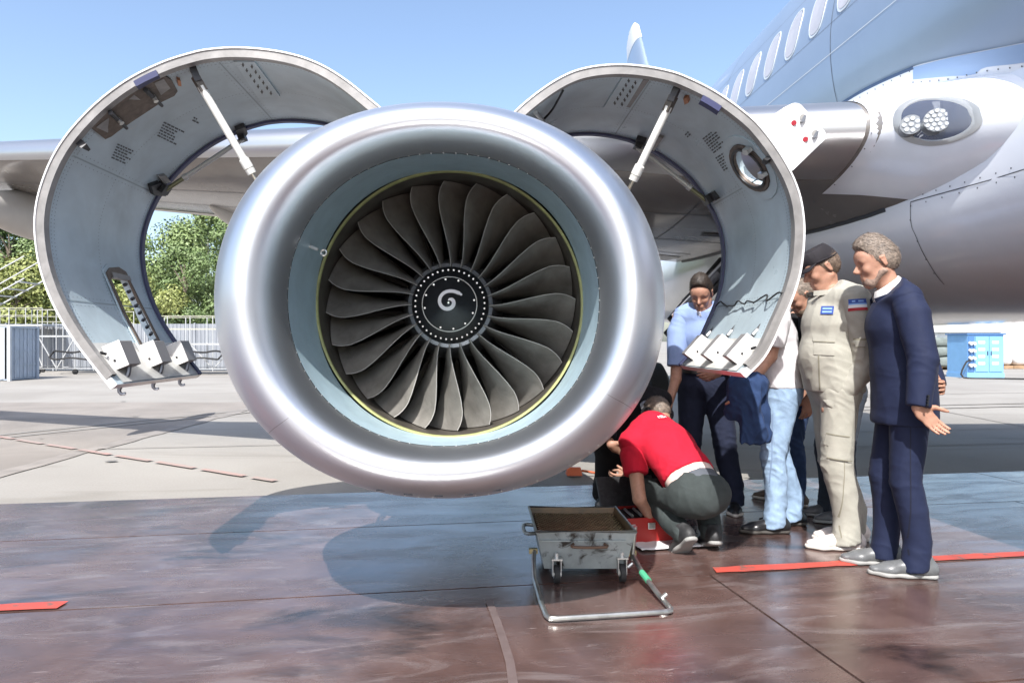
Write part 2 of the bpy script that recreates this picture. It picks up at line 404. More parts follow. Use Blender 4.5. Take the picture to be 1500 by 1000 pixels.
for i, (x, v, k, s) in enumerate(((8, 44, 0, 1.0), (42, 47, 1, .92), (30, 38, 3, .95), (68, 50, 0, .95), (110, 46, 2, 1.1), (160, 46, 1, 1.0), (235, 47, 2, 1.08), (305, 50, 1, 1.02), (268, 41, 0, .72), (222, 39, 3, .8), (352, 47, 0, .98), (-40, 46, 2, 1.25))):
    u = (x-VPX)/FPX*v; r = thing('tree', (u, v, 0), tlabels[i], 'tree', 'trees behind the apron')
    for nm, me in zip(('trunk', 'crown'), protos[k]):
        o = bpy.data.objects.new(nm, me); COL.objects.link(o); o.parent = r
    r.rotation_euler.z = random.uniform(0, 6.28); r.scale = (s, s, s)
M_BACKWOOD = M_LEAF[0]
bw = MB(); vs = []; fs = []
for j in range(26000):
    u = random.uniform(-75, 6); hmax = 6.4+1.5*math.sin(u*.35)+1.2*math.sin(u*.9+1)
    p = Vector((u, 58+random.uniform(-3, 3), hmax*random.random()**.7)); s_ = random.uniform(.18, .38)
    d = Vector((random.uniform(-1, 1), random.uniform(-1, .2), random.uniform(-.2, 1))).normalized(); _, a_, b_ = frame_from(d)
    b0 = len(vs); vs += [p-a_*s_, p-b_*s_*.6, p+a_*s_, p+b_*s_*.6]; fs.append((b0, b0+1, b0+2, b0+3))
o = bw.add(vs, fs).build('distant_wood', M_BACKWOOD, smooth=False, fix=False); tag(o, 'dense green wood closing the view far behind the apron', 'wood', kind='stuff')
# fence of corrugated sheets
M_FENCE = mat('fence_sheet_grey', (.30, .32, .35), .5, .2, var=.1, vscale=1.5)
fe = thing('sheet_fence', (-14, 29, 0), 'pale grey corrugated sheet fence behind the work platforms', 'fence')
def corr(x0, x1, y, z0, z1, n, d, axis=0):
    rows_ = []
    for i in range(n*4+1):
        k = i % 4; off = (0, 0, d, d)[k]; x = x0+(x1-x0)*i/(n*4)
        rows_.append([Vector((x, y+off, z0)), Vector((x, y+off, z1))] if axis == 0 else [Vector((y+off, x, z0)), Vector((y+off, x, z1))])
    return rows_
u = -26
while u < -5.0:
    MB().grid(corr(u, u+1.96, 29, .05, 2.0, 12, .035)).build('sheet_panel', M_FENCE, fe, smooth=False)
    MB().box((u-.02, 28.98, 1.02), (.06, .06, 2.04)).build('post', M_FENCE, fe); u += 2.0
# shipping container
M_CONT = mat('container_bluegrey', (.36, .42, .50), .5, .1, var=.14, vscale=2, wear=((.25, .2, .17), 5, .72)); M_CONT_LIT = mat('container_sunlit', (.45, .48, .51), .5, 0, var=.1, vscale=2)  # paler copy of the blue grey paints sunlight onto the side facing the camera
ct = thing('cargo_container', (-14.6, 21, 0), 'blue grey steel cargo container with double doors at the left edge', 'container')
cy0, cy1, ch = 21.6, 22.95, 1.74; fx1 = (14-VPX)/FPX*21.6; fx0 = fx1-5
MB().box(((fx0+fx1)/2, (cy0+cy1)/2, ch/2), (fx1-fx0-.06, cy1-cy0-.06, ch-.04)).build('body', M_CONT, ct)
for k in range(2):
    ya = cy0+.06+k*(cy1-cy0-.08)/2; yb = ya+(cy1-cy0-.16)/2
    d = MB().grid(corr(ya, yb, fx1-.02, .08, ch-.06, 4, .02, 1)).build('door', M_CONT, ct, smooth=False)
    for q in (.3, .72): MB().cyl((fx1+.02, ya+(yb-ya)*q, .08), (fx1+.02, ya+(yb-ya)*q, ch-.06), .014, 8).build('lock_rod', M_CONT, d)
    for zz in (.5, .95, 1.35): MB().box((fx1+.01, (ya+yb)/2, zz), (.014, yb-ya-.03, .03)).build('cross_rail', M_CONT, d)
for yy in (cy0, cy1): MB().box((fx1, yy, ch/2), (.09, .09, ch)).build('corner_post', M_CONT_LIT if yy == cy0 else M_CONT, ct)
MB().box((fx1, (cy0+cy1)/2, ch-.03), (.08, cy1-cy0, .06)).build('header_beam', M_CONT, ct)
MB().grid(corr(fx0, fx1-.05, cy0+.0, .06, ch-.05, 20, .03)).build('side_panel', M_CONT_LIT, ct, smooth=False)
# work platforms on castors
M_SCAF = mat('scaffold_white', (.42, .43, .43), .5, .0, var=.08)
M_SCAFY = mat('scaffold_cream', (.42, .41, .34), .45, .1, var=.1)
def platform(label, x0, x1, y, depth, hd, hr, n, stair=None):
    t = thing('work_platform', ((x0+x1)/2, y, 0), label, 'work platform', 'wheeled work platforms')
    MB().box(((x0+x1)/2, y+depth/2, hd), (x1-x0, depth, .06)).build('deck', M_SCAF, t)
    for i in range(n+1):
        x = x0+(x1-x0)*i/n
        for yy in (y, y+depth):
            MB().bar((x, yy, .14), (x, yy, hr), .026).build('post', M_SCAF, t)
        if i in (0, n, n//2):
            MB().cyl((x, y-.03, .1), (x, y+.05, .1), .1, 14).build('castor', M_RUBBER, t)
    for yy in (y-.01, y+depth+.01):
        for zz in (.22, hr, (hd+hr)/2+.05): MB().bar((x0, yy, zz), (x1, yy, zz), .024).build('rail', M_SCAF if zz < 1 else M_SCAFY, t)
    for i in range(n):
        xa = x0+(x1-x0)*i/n; xb = x0+(x1-x0)*(i+1)/n
        MB().bar((xa, y+.03, .22 if i % 2 else hd), (xb, y+.03, hd if i % 2 else .22), .035).build('brace', M_SCAF, t)
    if stair:
        sx, sw = stair; dx = -1 if sw < 0 else 1
        for yy in (y+.1, y+depth-.1):
            MB().bar((sx, yy, hd), (sx+sw, yy, hd+1.9), .045).build('stair_stringer', M_SCAF, t); MB().bar((sx, yy, hd+.9), (sx+sw, yy, hd+2.8), .04).build('handrail', M_SCAF, t)
        for k in range(7):
            q = (k+.5)/7; MB().box((sx+sw*q, y+depth/2, hd+1.9*q), (.25, depth-.2, .04)).build('stair_tread', M_SCAF, t)
    return t
def ux(x, v): return (x-VPX)/FPX*v
platform('white wheeled work platform behind the container, left of the cowl', ux(55, 26), ux(165, 26), 26, 1.6, 1.45, 2.45, 4)
platform('white wheeled work platform seen between left cowl and engine intake', ux(212, 25.5), ux(345, 25.5), 25.5, 1.6, 1.15, 2.2, 4)
platform('tall white stair scaffold rising at the far left edge', ux(-60, 27.5), ux(62, 27.5), 27.5, 1.4, 1.9, 2.6, 5, (ux(62, 27.5)-4.2, 3.4))
# loose hose coils hung on the platforms
for x in (105, 296):
    v = 25.3; c = P(x, 520, v); pts = [c+Vector((.75*math.cos(a)+.05*math.sin(5*a), -.05+.03*math.sin(7*a), .16*math.sin(a)+.06*math.sin(3*a))) for a in [k*.35 for k in range(18)]]
    hz = MB().tube(catmull(pts, 60, True), .035, 6, closed=True).build('hose_bundle', M_RUBBER); tag(hz, 'dark hose bundle hung on the platform %s' % ('left of the open cowl' if x == 105 else 'between cowl and engine'), 'hose')
# ================================================================== BACKGROUND RIGHT
M_BLUE = mat('cabinet_blue', (.20, .42, .70), .4, 0, var=.06); M_BLUED = mat('cabinet_blue_dark', (.07, .17, .38), .45)
v = 23.4; cb_ = thing('power_cabinet', (17.5, v, 0), 'light blue double door power cabinet beyond the aircraft belly', 'cabinet')
xa, xb = ux(1417, v), ux(1470, v)
MB().box(((xa+xb)/2, v+.5, .08), (xb-xa+.04, 1.04, .16)).build('plinth', M_BLUE, cb_)
MB().box(((xa+xb)/2, v+.5, .82), (xb-xa, 1.0, 1.32)).build('body', M_BLUE, cb_)
bevel(MB().box(((xa+xb)/2, v+.5, 1.505), (xb-xa+.1, 1.1, .05)).build('roof', M_BLUED, cb_))
for k in range(2):
    x0 = xa+.27+k*.47; d = MB().box((x0+.22, v-.012, .82), (.44, .03, 1.2)).build('door', M_BLUE, cb_); MB().box((x0+(.4 if k == 0 else .05), v-.035, .85), (.02, .03, .14)).build('handle', M_DARK, d)
    for q in range(4): MB().box((x0+.2, v-.031, .5+.24*q), (.22, .008, .09)).build('notice_plate', M_WHITEPAINT, d)
MB().box((xa+.12, v-.012, .82), (.22, .03, 1.2)).build('socket_panel', M_BLUED, cb_)
for q in range(4):
    for k in range(2): MB().cyl((xa+.06+.12*k, v-.03, .45+.25*q), (xa+.06+.12*k, v-.13, .42+.25*q), .05, 12).build('socket', M_WHITEPAINT, cb_)
cbl = [Vector((xa+.05, v-.1, .6)), Vector((xa-.25, v-.3, .55)), Vector((xa-.5, v-.4, .15)), Vector((xa-.4, v-.5, .03)), Vector((xa+.6, v-.9, .03)), Vector((xa+1.6, v-1.4, .03)), Vector((xa+2.6, v-1.3, .03)), Vector((xa+5, v-1.2, .03))]
tag(MB().tube(catmull(cbl, 40), .03, 6).build('power_cable', M_RUBBER), 'black power cable running from the blue cabinet over the concrete', 'cable')
M_PALLET = mat('pallet_wood', (.34, .22, .13), .8, var=.3); M_BAG = mat('tarp_greygreen', (.17, .20, .19), .6, var=.25, vscale=3, bump=.5, bscale=6)
v = 30
t = thing('loaded_pallet', (ux(1390, v), v, 0), 'wooden pallet stacked with grey green wrapped sacks behind the man in the suit', 'pallet')
xa, xb = ux(1360, v), ux(1412, v)
for k in range(5): MB().box(((xa+xb)/2, v+.1+.2*k, .13), (xb-xa, .12, .025)).build('plank', M_PALLET, t)
for k in range(4): MB().box((xa+.1+(xb-xa-.2)*k/3, v+.5, .06), (.12, 1.0, .11)).build('bearer', M_PALLET, t)
M_WRAP = mat('white_wrap', (.72, .72, .72), .5, var=.08)
def rbox(c, size, seed=0, amp=.03, n=10):
    rnd = random.Random(seed); mb = MB(); c = Vector(c); rows_ = []
    for i in range(n+1):
        th = math.pi*(i/n-.5); row = []
        for j in range(2*n):
            ph = 2*math.pi*j/(2*n); sg = lambda q: math.copysign(abs(q)**.38, q)
            p = Vector((sg(math.cos(th))*sg(math.cos(ph)), sg(math.cos(th))*sg(math.sin(ph)), sg(math.sin(th))))
            nn = mnoise.noise(p*1.7+Vector((seed, 0, 0)))*amp; row.append(c+Vector((p.x*size[0]/2, p.y*size[1]/2, p.z*size[2]/2))*(1)+p*nn)
        rows_.append(row)
    return mb.grid(rows_, close_v=True)
for k in range(3): rbox(((xa+xb)/2, v+.5, .36+.43*k), (xb-xa-.05, 1.1, .44), k, .06).build('wrapped_sack', M_BAG, t)
v = 31
for k, (x0, x1, h, lab) in enumerate(((1472, 1486, 1.4, 'small white wrapped crate right of the blue cabinet'), (1487, 1530, 1.6, 'large white wrapped crate at the right picture edge'))):
    xa, xb = ux(x0, v), ux(x1, v); t = thing('wrapped_crate', ((xa+xb)/2, v, 0), lab, 'crate', 'white crates behind the apron')
    MB().box(((xa+xb)/2, v+.6, .08), (xb-xa, 1.1, .14)).build('pallet_base', M_PALLET, t); rbox(((xa+xb)/2, v+.6, .15+h/2), (xb-xa, 1.15, h), 5+k, .03).build('wrapped_body', M_WRAP, t)
M_HANG = mat('hangar_paleblue', (.58, .64, .70), .5, .1, var=.08, vscale=.6); M_HANGR = mat('hangar_roof', (.62, .60, .55), .6)
hg = thing('hangar', (50, 62, 0), 'long low pale blue corrugated hangar on the right horizon', 'building')
MB().grid(corr(22, 95, 62, 0, 2.1, 60, .12)).build('wall', M_HANG, hg, smooth=False); MB().box((58, 66, 2.55), (76, 9, .9)).build('roof', M_HANGR, hg)
for k in range(5): MB().box((40+9*k, 61.93, .9), (3.2, .08, 1.8)).build('door', M_WHITEPAINT, hg)
# ================================================================== AIRPLANE
AP = thing('airplane', (4.39, 8, 0), 'large blue grey and white passenger jet with its engine cowls swung open', 'airplane')
FU, FW, FR = 4.39, 3.48, 1.73
# ---- fuselage
stations = [(-9.5, .05, -.55), (-9.2, .45, -.5), (-8.6, .85, -.4), (-7.6, 1.25, -.22), (-6.4, 1.55, -.08), (-5, 1.70, 0), (-3, 1.73, 0), (2, 1.73, 0), (6, 1.73, 0), (11, 1.73, 0), (13.5, 1.66, .06), (16, 1.42, .28), (18.5, 1.0, .6), (20.5, .6, .85), (22, .25, 1.0)]
rows_ = []
vv = np.linspace(-9.5, 22, 90); sx = [q[0] for q in stations]
for v in vv:
    r = float(np.interp(v, sx, [q[1] for q in stations])); dz = float(np.interp(v, sx, [q[2] for q in stations]))
    rows_.append([Vector((FU+r*math.cos(a), v, FW+dz+r*math.sin(a))) for a in np.linspace(0, 2*math.pi, 96, endpoint=False)])
fus = MB().grid(rows_, close_v=True).build('fuselage', M_FUSE, AP)
def fpt(v, ang, off=0.):      # ang measured up from the horizontal on the near side
    return Vector((FU-(FR+off)*math.cos(ang), v, FW+(FR+off)*math.sin(ang)))
def fstrip(v0, v1, a0, a1, off, mt, name, n=40):
    MB().grid([[fpt(v0+(v1-v0)*i/n, a0+(a1-a0)*k/4, off) for k in range(5)] for i in range(n+1)]).build(name, mt, fus)
def ray_ang(slope):           # where a line of sight with this slope meets the fuselage side
    d = Vector((1, slope)).normalized(); o_ = Vector((0-FU, CAM_H-FW)); bq = o_.dot(d); cq = o_.dot(o_)-FR*FR; t_ = -bq-math.sqrt(bq*bq-cq); h = o_+d*t_
    return math.atan2(h.y, -h.x)
aw = ray_ang(.972)
la = ray_ang(.815); fstrip(-2, 13, la-.002, la+.0025, .0015, M_PALE, 'panel_seam')
for sl in (.90, 1.04): la = ray_ang(sl); fstrip(-2, 13, la-.0008, la+.0008, .0012, M_LINE, 'panel_gap_line')
for vq in (3.2, 5.15, 7.6, 9.5):
    MB().grid([[fpt(vq, R(-25)+R(100)*k/40, .0012), fpt(vq+.006, R(-25)+R(100)*k/40, .0012)] for k in range(41)]).build('panel_gap_line', M_LINE, fus)
M_PANE = mat('window_pane', (.55, .545, .58), .10, 0, spec=.8, var=.12, vscale=3); M_WRIM = mat('window_rim_pale', (.66, .72, .76), .3, .2)
for k in range(-3, 15):
    vc = 5.42+.435*k
    def wpt(ph, sc_, off): return fpt(vc+.108*sc_*math.copysign(abs(math.cos(ph))**.72, math.cos(ph)), aw+.112*sc_*math.copysign(abs(math.sin(ph))**.72, math.sin(ph)), off)
    ph = np.linspace(0, 2*math.pi, 28, endpoint=False)
    rw = MB().grid([[wpt(p, 1.13, .001), wpt(p, 1.11, .005), wpt(p, 1.03, .004), wpt(p, 1.0, -.002)] for p in ph], close_u=True).build('window_frame', M_WRIM, fus)
    MB().grid([[wpt(p, s_, .0015+.003*s_) for s_ in (1.0, .6, .25, .02)] for p in ph], close_u=True).build('window_pane', M_PANE, fus)
# ---- vertical fin and stabilisers
def airfoil(n=16):
    xs = [(1-math.cos(math.pi*i/n))/2 for i in range(n+1)]
    yt = [5*.12*(.2969*math.sqrt(x)-.126*x-.3516*x*x+.2843*x**3-.1036*x**4) for x in xs]
    return [(x, y) for x, y in zip(xs, yt)][::-1]+[(x, -y) for x, y in zip(xs, yt)][1:-1]
AF = airfoil()
fin = [[Vector((FU+y*c*.9, le+x*c, z)) for x, y in AF] for z, le, c in ((4.6, 14.0, 4.8), (6.5, 15.9, 3.4), (8.5, 17.7, 2.15), (9.9, 18.7, 1.45), (10.12, 19.05, .85))]
m = MB().grid(fin, close_v=True); m.add(fin[-1], [tuple(range(len(AF)))]); m.build('vertical_fin', M_FUSE, AP)
capf = [[Vector((FU+y*c*.93, le+x*c, z)) for x, y in AF] for z, le, c in ((9.45, 18.37, 1.70), (9.92, 18.7, 1.47), (10.14, 19.05, .87))]
MB().grid(capf, close_v=True).add(capf[-1], [tuple(range(len(AF)))]).build('fin_tip_cap', M_WHITEPAINT, AP)
for sgn in (-1, 1):
    hs = [[Vector((FU+sgn*q, le+x*c, 4.5+.12*q+y*c)) for x, y in AF] for q, le, c in ((.3, 18, 2.8), (4.8, 20.6, 1.2))]
    MB().grid(hs, close_v=True).add(hs[-1], [tuple(range(len(AF)))]).build('tailplane', M_FUSE, AP)
# ---- belly fairing
def fair_dims(v):
    t = min(1, max(0, (v-1.0)/2.2)); t = t*t*(3-2*t); q = 1-min(1, max(0, (v-9.5)/5.0))**2
    k = min(t, 1)*max(q, 0); w_ = 1.60+.32*min(1, max(0, (v-3.7)/3.0)); return 1.40+(w_-1.40)*k, .42+.37*k, 1.30
def fairpt(v, ang, off=0.):   # ang from -90 (bottom) over 0 (side) to +90 (top), near side; 180.. far side
    hw, hb, ht = fair_dims(v); c, s_ = math.cos(ang), math.sin(ang); n_ = 2.5
    z = (ht if s_ > 0 else hb)*math.copysign(abs(s_)**(2/n_), s_); x = hw*math.copysign(abs(c)**(2/n_), c)
    nrm = Vector((-c/hw, 0, s_/(ht if s_ > 0 else hb))).normalized()
    return Vector((FU-x, v, 2.2+z))+nrm*off
vs_ = list(np.linspace(1.0, 14.5, 70)); angs = np.linspace(0, 2*math.pi, 120, endpoint=False)
fair = MB().grid([[fairpt(v, a) for a in angs] for v in vs_], close_v=True).build('belly_fairing', M_FAIR, AP)
def fairhit(x, y):
    best = None
    for v in np.linspace(2.2, 9, 260):
        tgt_u = (x-VPX)/FPX*v; tgt_w = CAM_H+(VPY-y)/FPX*v
        for a in np.linspace(-1.55, 1.0, 120):
            p = fairpt(v, a); e = (p.x-tgt_u)**2+(p.z-tgt_w)**2
            if best is None or e/v/v < best[0]: best = (e/v/v, v, a)
    return best[1], best[2]
def fline(pxs, w, mt, name, off=.0025, n=10):
    uv = [fairhit(*p) for p in pxs]; cen = catmull([Vector((a_, b_, 0)) for a_, b_ in uv], n*len(pxs)); rows = []
    pts = [fairpt(q.x, q.y, off) for q in cen]
    for i, p in enumerate(pts):
        d = (pts[min(i+1, len(pts)-1)]-pts[max(i-1, 0)]).normalized(); nn = (p-fairpt(cen[i].x, cen[i].y, off-.05)).normalized(); s_ = d.cross(nn).normalized()
        rows.append([p+s_*w/2, p-s_*w/2])
    MB().grid(rows).build(name, mt, fair); return cen
RIV = MB()
def rivets(cen, sp=.11, side=.03, r=.0055):
    last = None
    for q in cen:
        p = fairpt(q.x, q.y+side, .003)
        if last is None or (p-last).length > sp:
            last = p; nn = (p-fairpt(q.x, q.y+side, -.05)).normalized(); _, s_, f_ = frame_from(nn)
            c = [p+(s_*math.cos(a)+f_*math.sin(a))*r*random.uniform(.8, 1.2) for a in [k*math.pi/3 for k in range(6)]]; RIV.add(c, [tuple(range(6))])
ln = [fline([(1336, 297), (1380, 283), (1440, 266), (1500, 249)], .006, M_LINE, 'panel_gap_line'), fline([(1336, 297), (1337, 330), (1342, 352), (1362, 385), (1382, 416)], .005, M_LINE, 'panel_gap_line')]
def fhit(x, y):
    a_ = ray_ang((VPY-y)/(x-VPX)); p = fpt(0, a_); return p.x*FPX/(x-VPX), a_
def fedge(pxs, n=40): 
    q = catmull([Vector((*fhit(*p), 0)) for p in pxs], n); return [(p.x, p.y) for p in q]
ed = fedge([(1560, 52), (1500, 62), (1440, 74), (1390, 84), (1340, 97), (1300, 114), (1262, 133), (1225, 156), (1190, 180)], 60)
MB().grid([[fpt(v, a*(1-t)+R(-50)*t, .010) for t in np.linspace(0, 1, 14)] for v, a in ed]).build('upper_fairing', M_FAIR, AP)
MB().grid([[fpt(v, a-.010, .0125), fpt(v, a+.002, .0125), fpt(v, a+.003, .0)] for v, a in fedge([(1340, 97), (1300, 114), (1262, 133), (1225, 156), (1190, 180)])]).build('fairing_edge_seal', mat('fairing_dark_edge', (.05, .09, .17), .5), fair)
e0 = fedge([(1560, 53), (1500, 63), (1440, 75), (1390, 85), (1340, 98)], 24); e1 = fedge([(1560, 78), (1500, 91), (1445, 98), (1430, 108), (1392, 111), (1340, 116)], 24)
MB().grid([[fpt(a[0]*(1-t)+b_[0]*t, a[1]*(1-t)+b_[1]*t, .0125) for t in (0, .5, 1)] for a, b_ in zip(e0, e1)]).build('fairing_blue_strip', M_SKYBLUE, fair)
def frivets(pxs, n):
    for v, a in fedge(pxs, n):
        p = fpt(v, a, .0125); nn = (p-fpt(v, a, -.1)).normalized(); _, s_, f_ = frame_from(nn); RIV.add([p+(s_*math.cos(q)+f_*math.sin(q))*.0055 for q in [k*math.pi/3 for k in range(6)]], [tuple(range(6))])
frivets([(1500, 96), (1440, 104), (1392, 115), (1340, 120)], 12); frivets([(1335, 104), (1300, 122), (1262, 142)], 7); frivets([(1340, 128), (1300, 136), (1270, 144)], 7)
rivets(ln[0], .1, .022); rivets(ln[0], .12, -.022); rivets(ln[1], .13, .02)
RIV.build('rivets', M_LINE, fair, fix=False)['kind'] = 'stuff'
# ---- wing
LE_U = [-11, -4.8, 2.46, 2.58, 2.74, 2.95, 3.3]
LE_V = [9.1, 6.85, 4.20, 3.96, 3.60, 3.25, 2.95]
LE_W = [3.62, 3.15, 2.585, 2.55, 2.46, 2.40, 2.36]
TE_V = [10.1, 8.25, 8.5, 8.5, 8.5, 8.5, 8.5]; TE_W = [3.5, 2.92, 2.24, 2.22, 2.2, 2.2, 2.2]
TK = [.45, .75, 1.35, 1.45, 1.55, 1.6, 1.6]
def itp(u, A): return float(np.interp(u, LE_U, A))
def wpt(u, q, off=0.):        # q: -1 lower trailing edge .. 0 leading edge .. +1 upper trailing edge
    x = abs(q)**2; lv, lw, tv, tw, tk = (itp(u, A) for A in (LE_V, LE_W, TE_V, TE_W, TK))
    th = lambda x: 2.5*(.2969*math.sqrt(max(x, 0))-.126*x-.3516*x*x+.2843*x**3-.1036*x**4)
    z = th(x)*tk*(1.15 if q > 0 else .85)+off; v = lv+(tv-lv)*x; w = lw+(tw-lw)*x
    sgn = 1 if q >= 0 else -1
    return Vector((u, v-off*max(0, 1-x*12), w+sgn*z))
us = list(np.linspace(-11, -2, 16))+list(np.linspace(-1.5, 2.3, 14))+list(np.linspace(2.42, 3.3, 16)); qs = np.linspace(-1, 1, 61)
wing = MB().grid([[wpt(u, q) for q in qs] for u in us]); wing.add([wpt(-11, q) for q in qs], [tuple(range(61))]); wing = wing.build('wing', M_WING, AP)
far = MB().grid([[Vector((2*FU-p.x, p.y, p.z)) for p in [wpt(u, q) for q in qs]] for u in us]); far.build('far_wing', M_WING, AP)
MB().grid([[wpt(u, q, .004) for q in np.linspace(float(np.interp(u, [-.5, 1.6], [-.15, -.30])), .42, 22)] for u in list(np.linspace(-11, 2.0, 40))+[2.2, 2.4]]).build('leading_edge_slat', M_SLAT, wing)
glove = MB().grid([[wpt(u, q, .006) for q in np.linspace(-.37, .7, 40)] for u in np.linspace(2.42, 3.25, 18)]).build('wing_root_glove', M_FAIR, AP)
MB().grid([[wpt(u, q, .005) for q in np.linspace(-.985, -.90, 5)] for u in np.linspace(-10.8, 2.3, 30)]).build('flap', mat('flap_pale', (.66, .63, .59), .4, 0, var=.06), wing)
for q in (-.52, -.72, -.86):
    MB().grid([[wpt(u, q, .004), wpt(u, q+.004, .004)] for u in np.linspace(-10.8, 2.3, 50)]).build('panel_gap_line', M_LINE, wing)
for u in (-8.4, -6.1, -3.9, -1.9, .6, 1.7):
    MB().grid([[wpt(u, q, .004), wpt(u+.007, q, .004)] for q in np.linspace(-.89, -.3, 20)]).build('panel_gap_line', M_LINE, wing)
# dark wedge under the glove
MB().grid([[wpt(u, q, .009) for q in np.linspace(-.66, -.64, 2)] for u in np.linspace(2.0, 2.7, 8)]).build('root_gap_line', M_LINE, wing)
gr_ = MB()
for u in np.linspace(2.43, 3.0, 9):
    for q in (-.56, -.36): pass
for k in range(13):
    p = wpt(2.43, -.5+k*.09, .0085)
    c = [p+Vector((math.cos(a)*.0055, 0, math.sin(a)*.0055)) for a in [j*math.pi/3 for j in range(6)]]; gr_.add(c, [tuple(range(6))])
gr_.build('rivets', M_LINE, glove, fix=False)['kind'] = 'stuff'
def canoe(cx, cy, cz, L_, r, name='flap_track_fairing'):
    rows = []
    for i in range(25):
        t = i/24; rr = r*(math.sin(math.pi*min(1, t*1.0))**.6)*(1 if t < .5 else 1)
        rows.append([Vector((cx+rr*.62*math.cos(a), cy-L_*.4+L_*t, cz+.15*t-.1+rr*math.sin(a))) for a in np.linspace(0, 2*math.pi, 20, endpoint=False)])
    MB().grid(rows, close_v=True).build(name, mat('canoe_grey', (.58, .56, .53), .38, 0, var=.05), wing)
canoe(-5.15, 8.0, 2.75, 2.8, .30); canoe(-2.85, 8.1, 2.82, 2.2, .2); canoe(.9, 8.3, 2.25, 2.4, .22)
# dark seal where the wing underside meets the fairing
def infair(p): hw, hb, ht = fair_dims(p.y); dz = p.z-2.2; return (abs(FU-p.x)/hw)**2.5+(abs(dz)/(ht if dz > 0 else hb))**2.5 < 1
sl_ = []
for q in np.linspace(-.42, -.97, 30):
    for u in np.linspace(2.2, 3.28, 140):
        if infair(wpt(u, q)): sl_.append(wpt(u, q, .004)); break
MB().tube(sl_, .016, 8).build('wing_root_seal', mat('root_seal_dark', (.035, .04, .05), .5), wing)
# landing light in the glove
def lpt(uc, qc, ru, rq, ph, s_, off): return wpt(uc+ru*s_*math.cos(ph)+.0, qc+rq*s_*math.sin(ph)-.02*math.cos(ph), off)
LU, LQ = 2.605, -.02; ru, rq = .105, .125
ph = np.linspace(0, 2*math.pi, 48, endpoint=False)
M_LAMPBK = mat('painted_recess_navy', (.02, .035, .09), .2, .2)
ll = MB().grid([[lpt(LU, LQ, ru, rq, p, s_, o_) for s_, o_ in ((1.0, .005), (.99, .012), (.80, .014), (.79, .007))] for p in ph], close_u=True).build('landing_light', mat('light_frame_grey', (.50, .50, .49), .4, .5), AP)
MB().grid([[lpt(LU, LQ, ru, rq, p, s_, .008) for s_ in (.81, .6, .4, .2, .02)] for p in ph], close_u=True).build('painted_recess', M_LAMPBK, ll)  # navy disc paints the shade of a recess that is not cut
M_LAMPR = mat('lamp_reflector', (.20, .21, .22), .3, .6); M_LAMPC = mat('lamp_cell', (.50, .52, .53), .1, .3)
for (x, y, r) in ((1333, 184, .057), (1371, 180, .066)):
    best = min(((wpt(u, q, .012), u, q) for u in np.linspace(2.48, 2.76, 60) for q in np.linspace(-.2, .2, 40)), key=lambda z: ((VPX+FPX*z[0].x/z[0].y-x)**2+(VPY-FPX*(z[0].z-CAM_H)/z[0].y-y)**2))
    c = best[0]; nn = Vector((-.42, -.9, .03)).normalized(); _, s_, f_ = frame_from(nn)
    c = c+nn*.018; lm = MB().cyl(c-nn*.07, c+nn*.018, r, 28).build('lamp', M_LAMPR, ll)
    for ring, cnt in ((0, 1), (.43, 6), (.80, 12)) if r > .06 else ((0, 1), (.62, 7)):
        for k in range(cnt):
            a = 2*math.pi*k/cnt; pc = c+(s_*math.cos(a)+f_*math.sin(a))*r*ring
            MB().cyl(pc+nn*.016, pc+nn*.024, r*(.16 if r > .06 else .22), 10).build('lamp_cell', M_LAMPC, ll)
MB().grid([[lpt(LU, LQ, ru, rq, p, s_, .014+.050*math.sqrt(max(0, 1-(s_/.82)**2))) for s_ in (.81, .72, .6, .4, .2, .02)] for p in ph], close_u=True).build('light_glass', glass('clear_glass', (.9, .95, 1), .12, .02), ll)
# ---- engine nacelle
FC = Vector((-.133, 3.32, 1.425))
# (v, rx, rz, cu, cw)
prof_lip = [(2.80, .640, .603, -.141, 1.419), (2.72, .638, .600, -.142, 1.419), (2.64, .650, .607, -.143, 1.418), (2.585, .672, .622, -.145, 1.418), (2.55, .70, .642, -.147, 1.417), (2.537, .735, .668, -.149, 1.417), (2.55, .775, .70, -.151, 1.416), (2.59, .820, .734, -.153, 1.416), (2.66, .866, .768, -.156, 1.415), (2.75, .905, .797, -.158, 1.414), (2.86, .938, .820, -.160, 1.413), (2.925, .953, .831, -.161, 1.413)]
prof_barrel = [(2.927, .9545, .832, -.161, 1.413), (3.02, .990, .858, -.162, 1.413), (3.10, 1.010, .874, -.162, 1.413), (3.16, 1.015, .878, -.162, 1.413), (3.17, .99, .855, -.162, 1.413), (3.165, .80, .78, -.15, 1.415)]
def ring(st, n=160, off=0.):
    v, rx, rz, cu, cw = st; droop = .0
    pts = []
    for k in range(n):
        a = 2*math.pi*k/n; c, s_ = math.cos(a), math.sin(a); e = 2/2.12
        x = (rx+off)*math.copysign(abs(c)**e, c); z = (rz+off)*math.copysign(abs(s_)**e, s_)
        pts.append(Vector((cu+x, v+.06*max(0, -s_)*max(0, (3.1-v)/.6), cw+z)))
    return pts
def smooth_prof(pr, n):
    P5 = np.array(pr); d = np.r_[0, np.cumsum(np.hypot(np.diff(P5[:, 0]), np.diff(P5[:, 1])))]
    xs = np.linspace(0, d[-1], n); # catmull through each column
    out = []
    for x in xs:
        i = min(max(int(np.searchsorted(d, x))-1, 0), len(d)-2); t = (x-d[i])/(d[i+1]-d[i])
        m0 = (P5[i+1]-P5[max(i-1, 0)])/(d[i+1]-d[max(i-1, 0)]); m1 = (P5[min(i+2, len(d)-1)]-P5[i])/(d[min(i+2, len(d)-1)]-d[i]); h = d[i+1]-d[i]
        out.append((2*t**3-3*t*t+1)*P5[i]+(t**3-2*t*t+t)*h*m0+(-2*t**3+3*t*t)*P5[i+1]+(t**3-t*t)*h*m1)
    return out
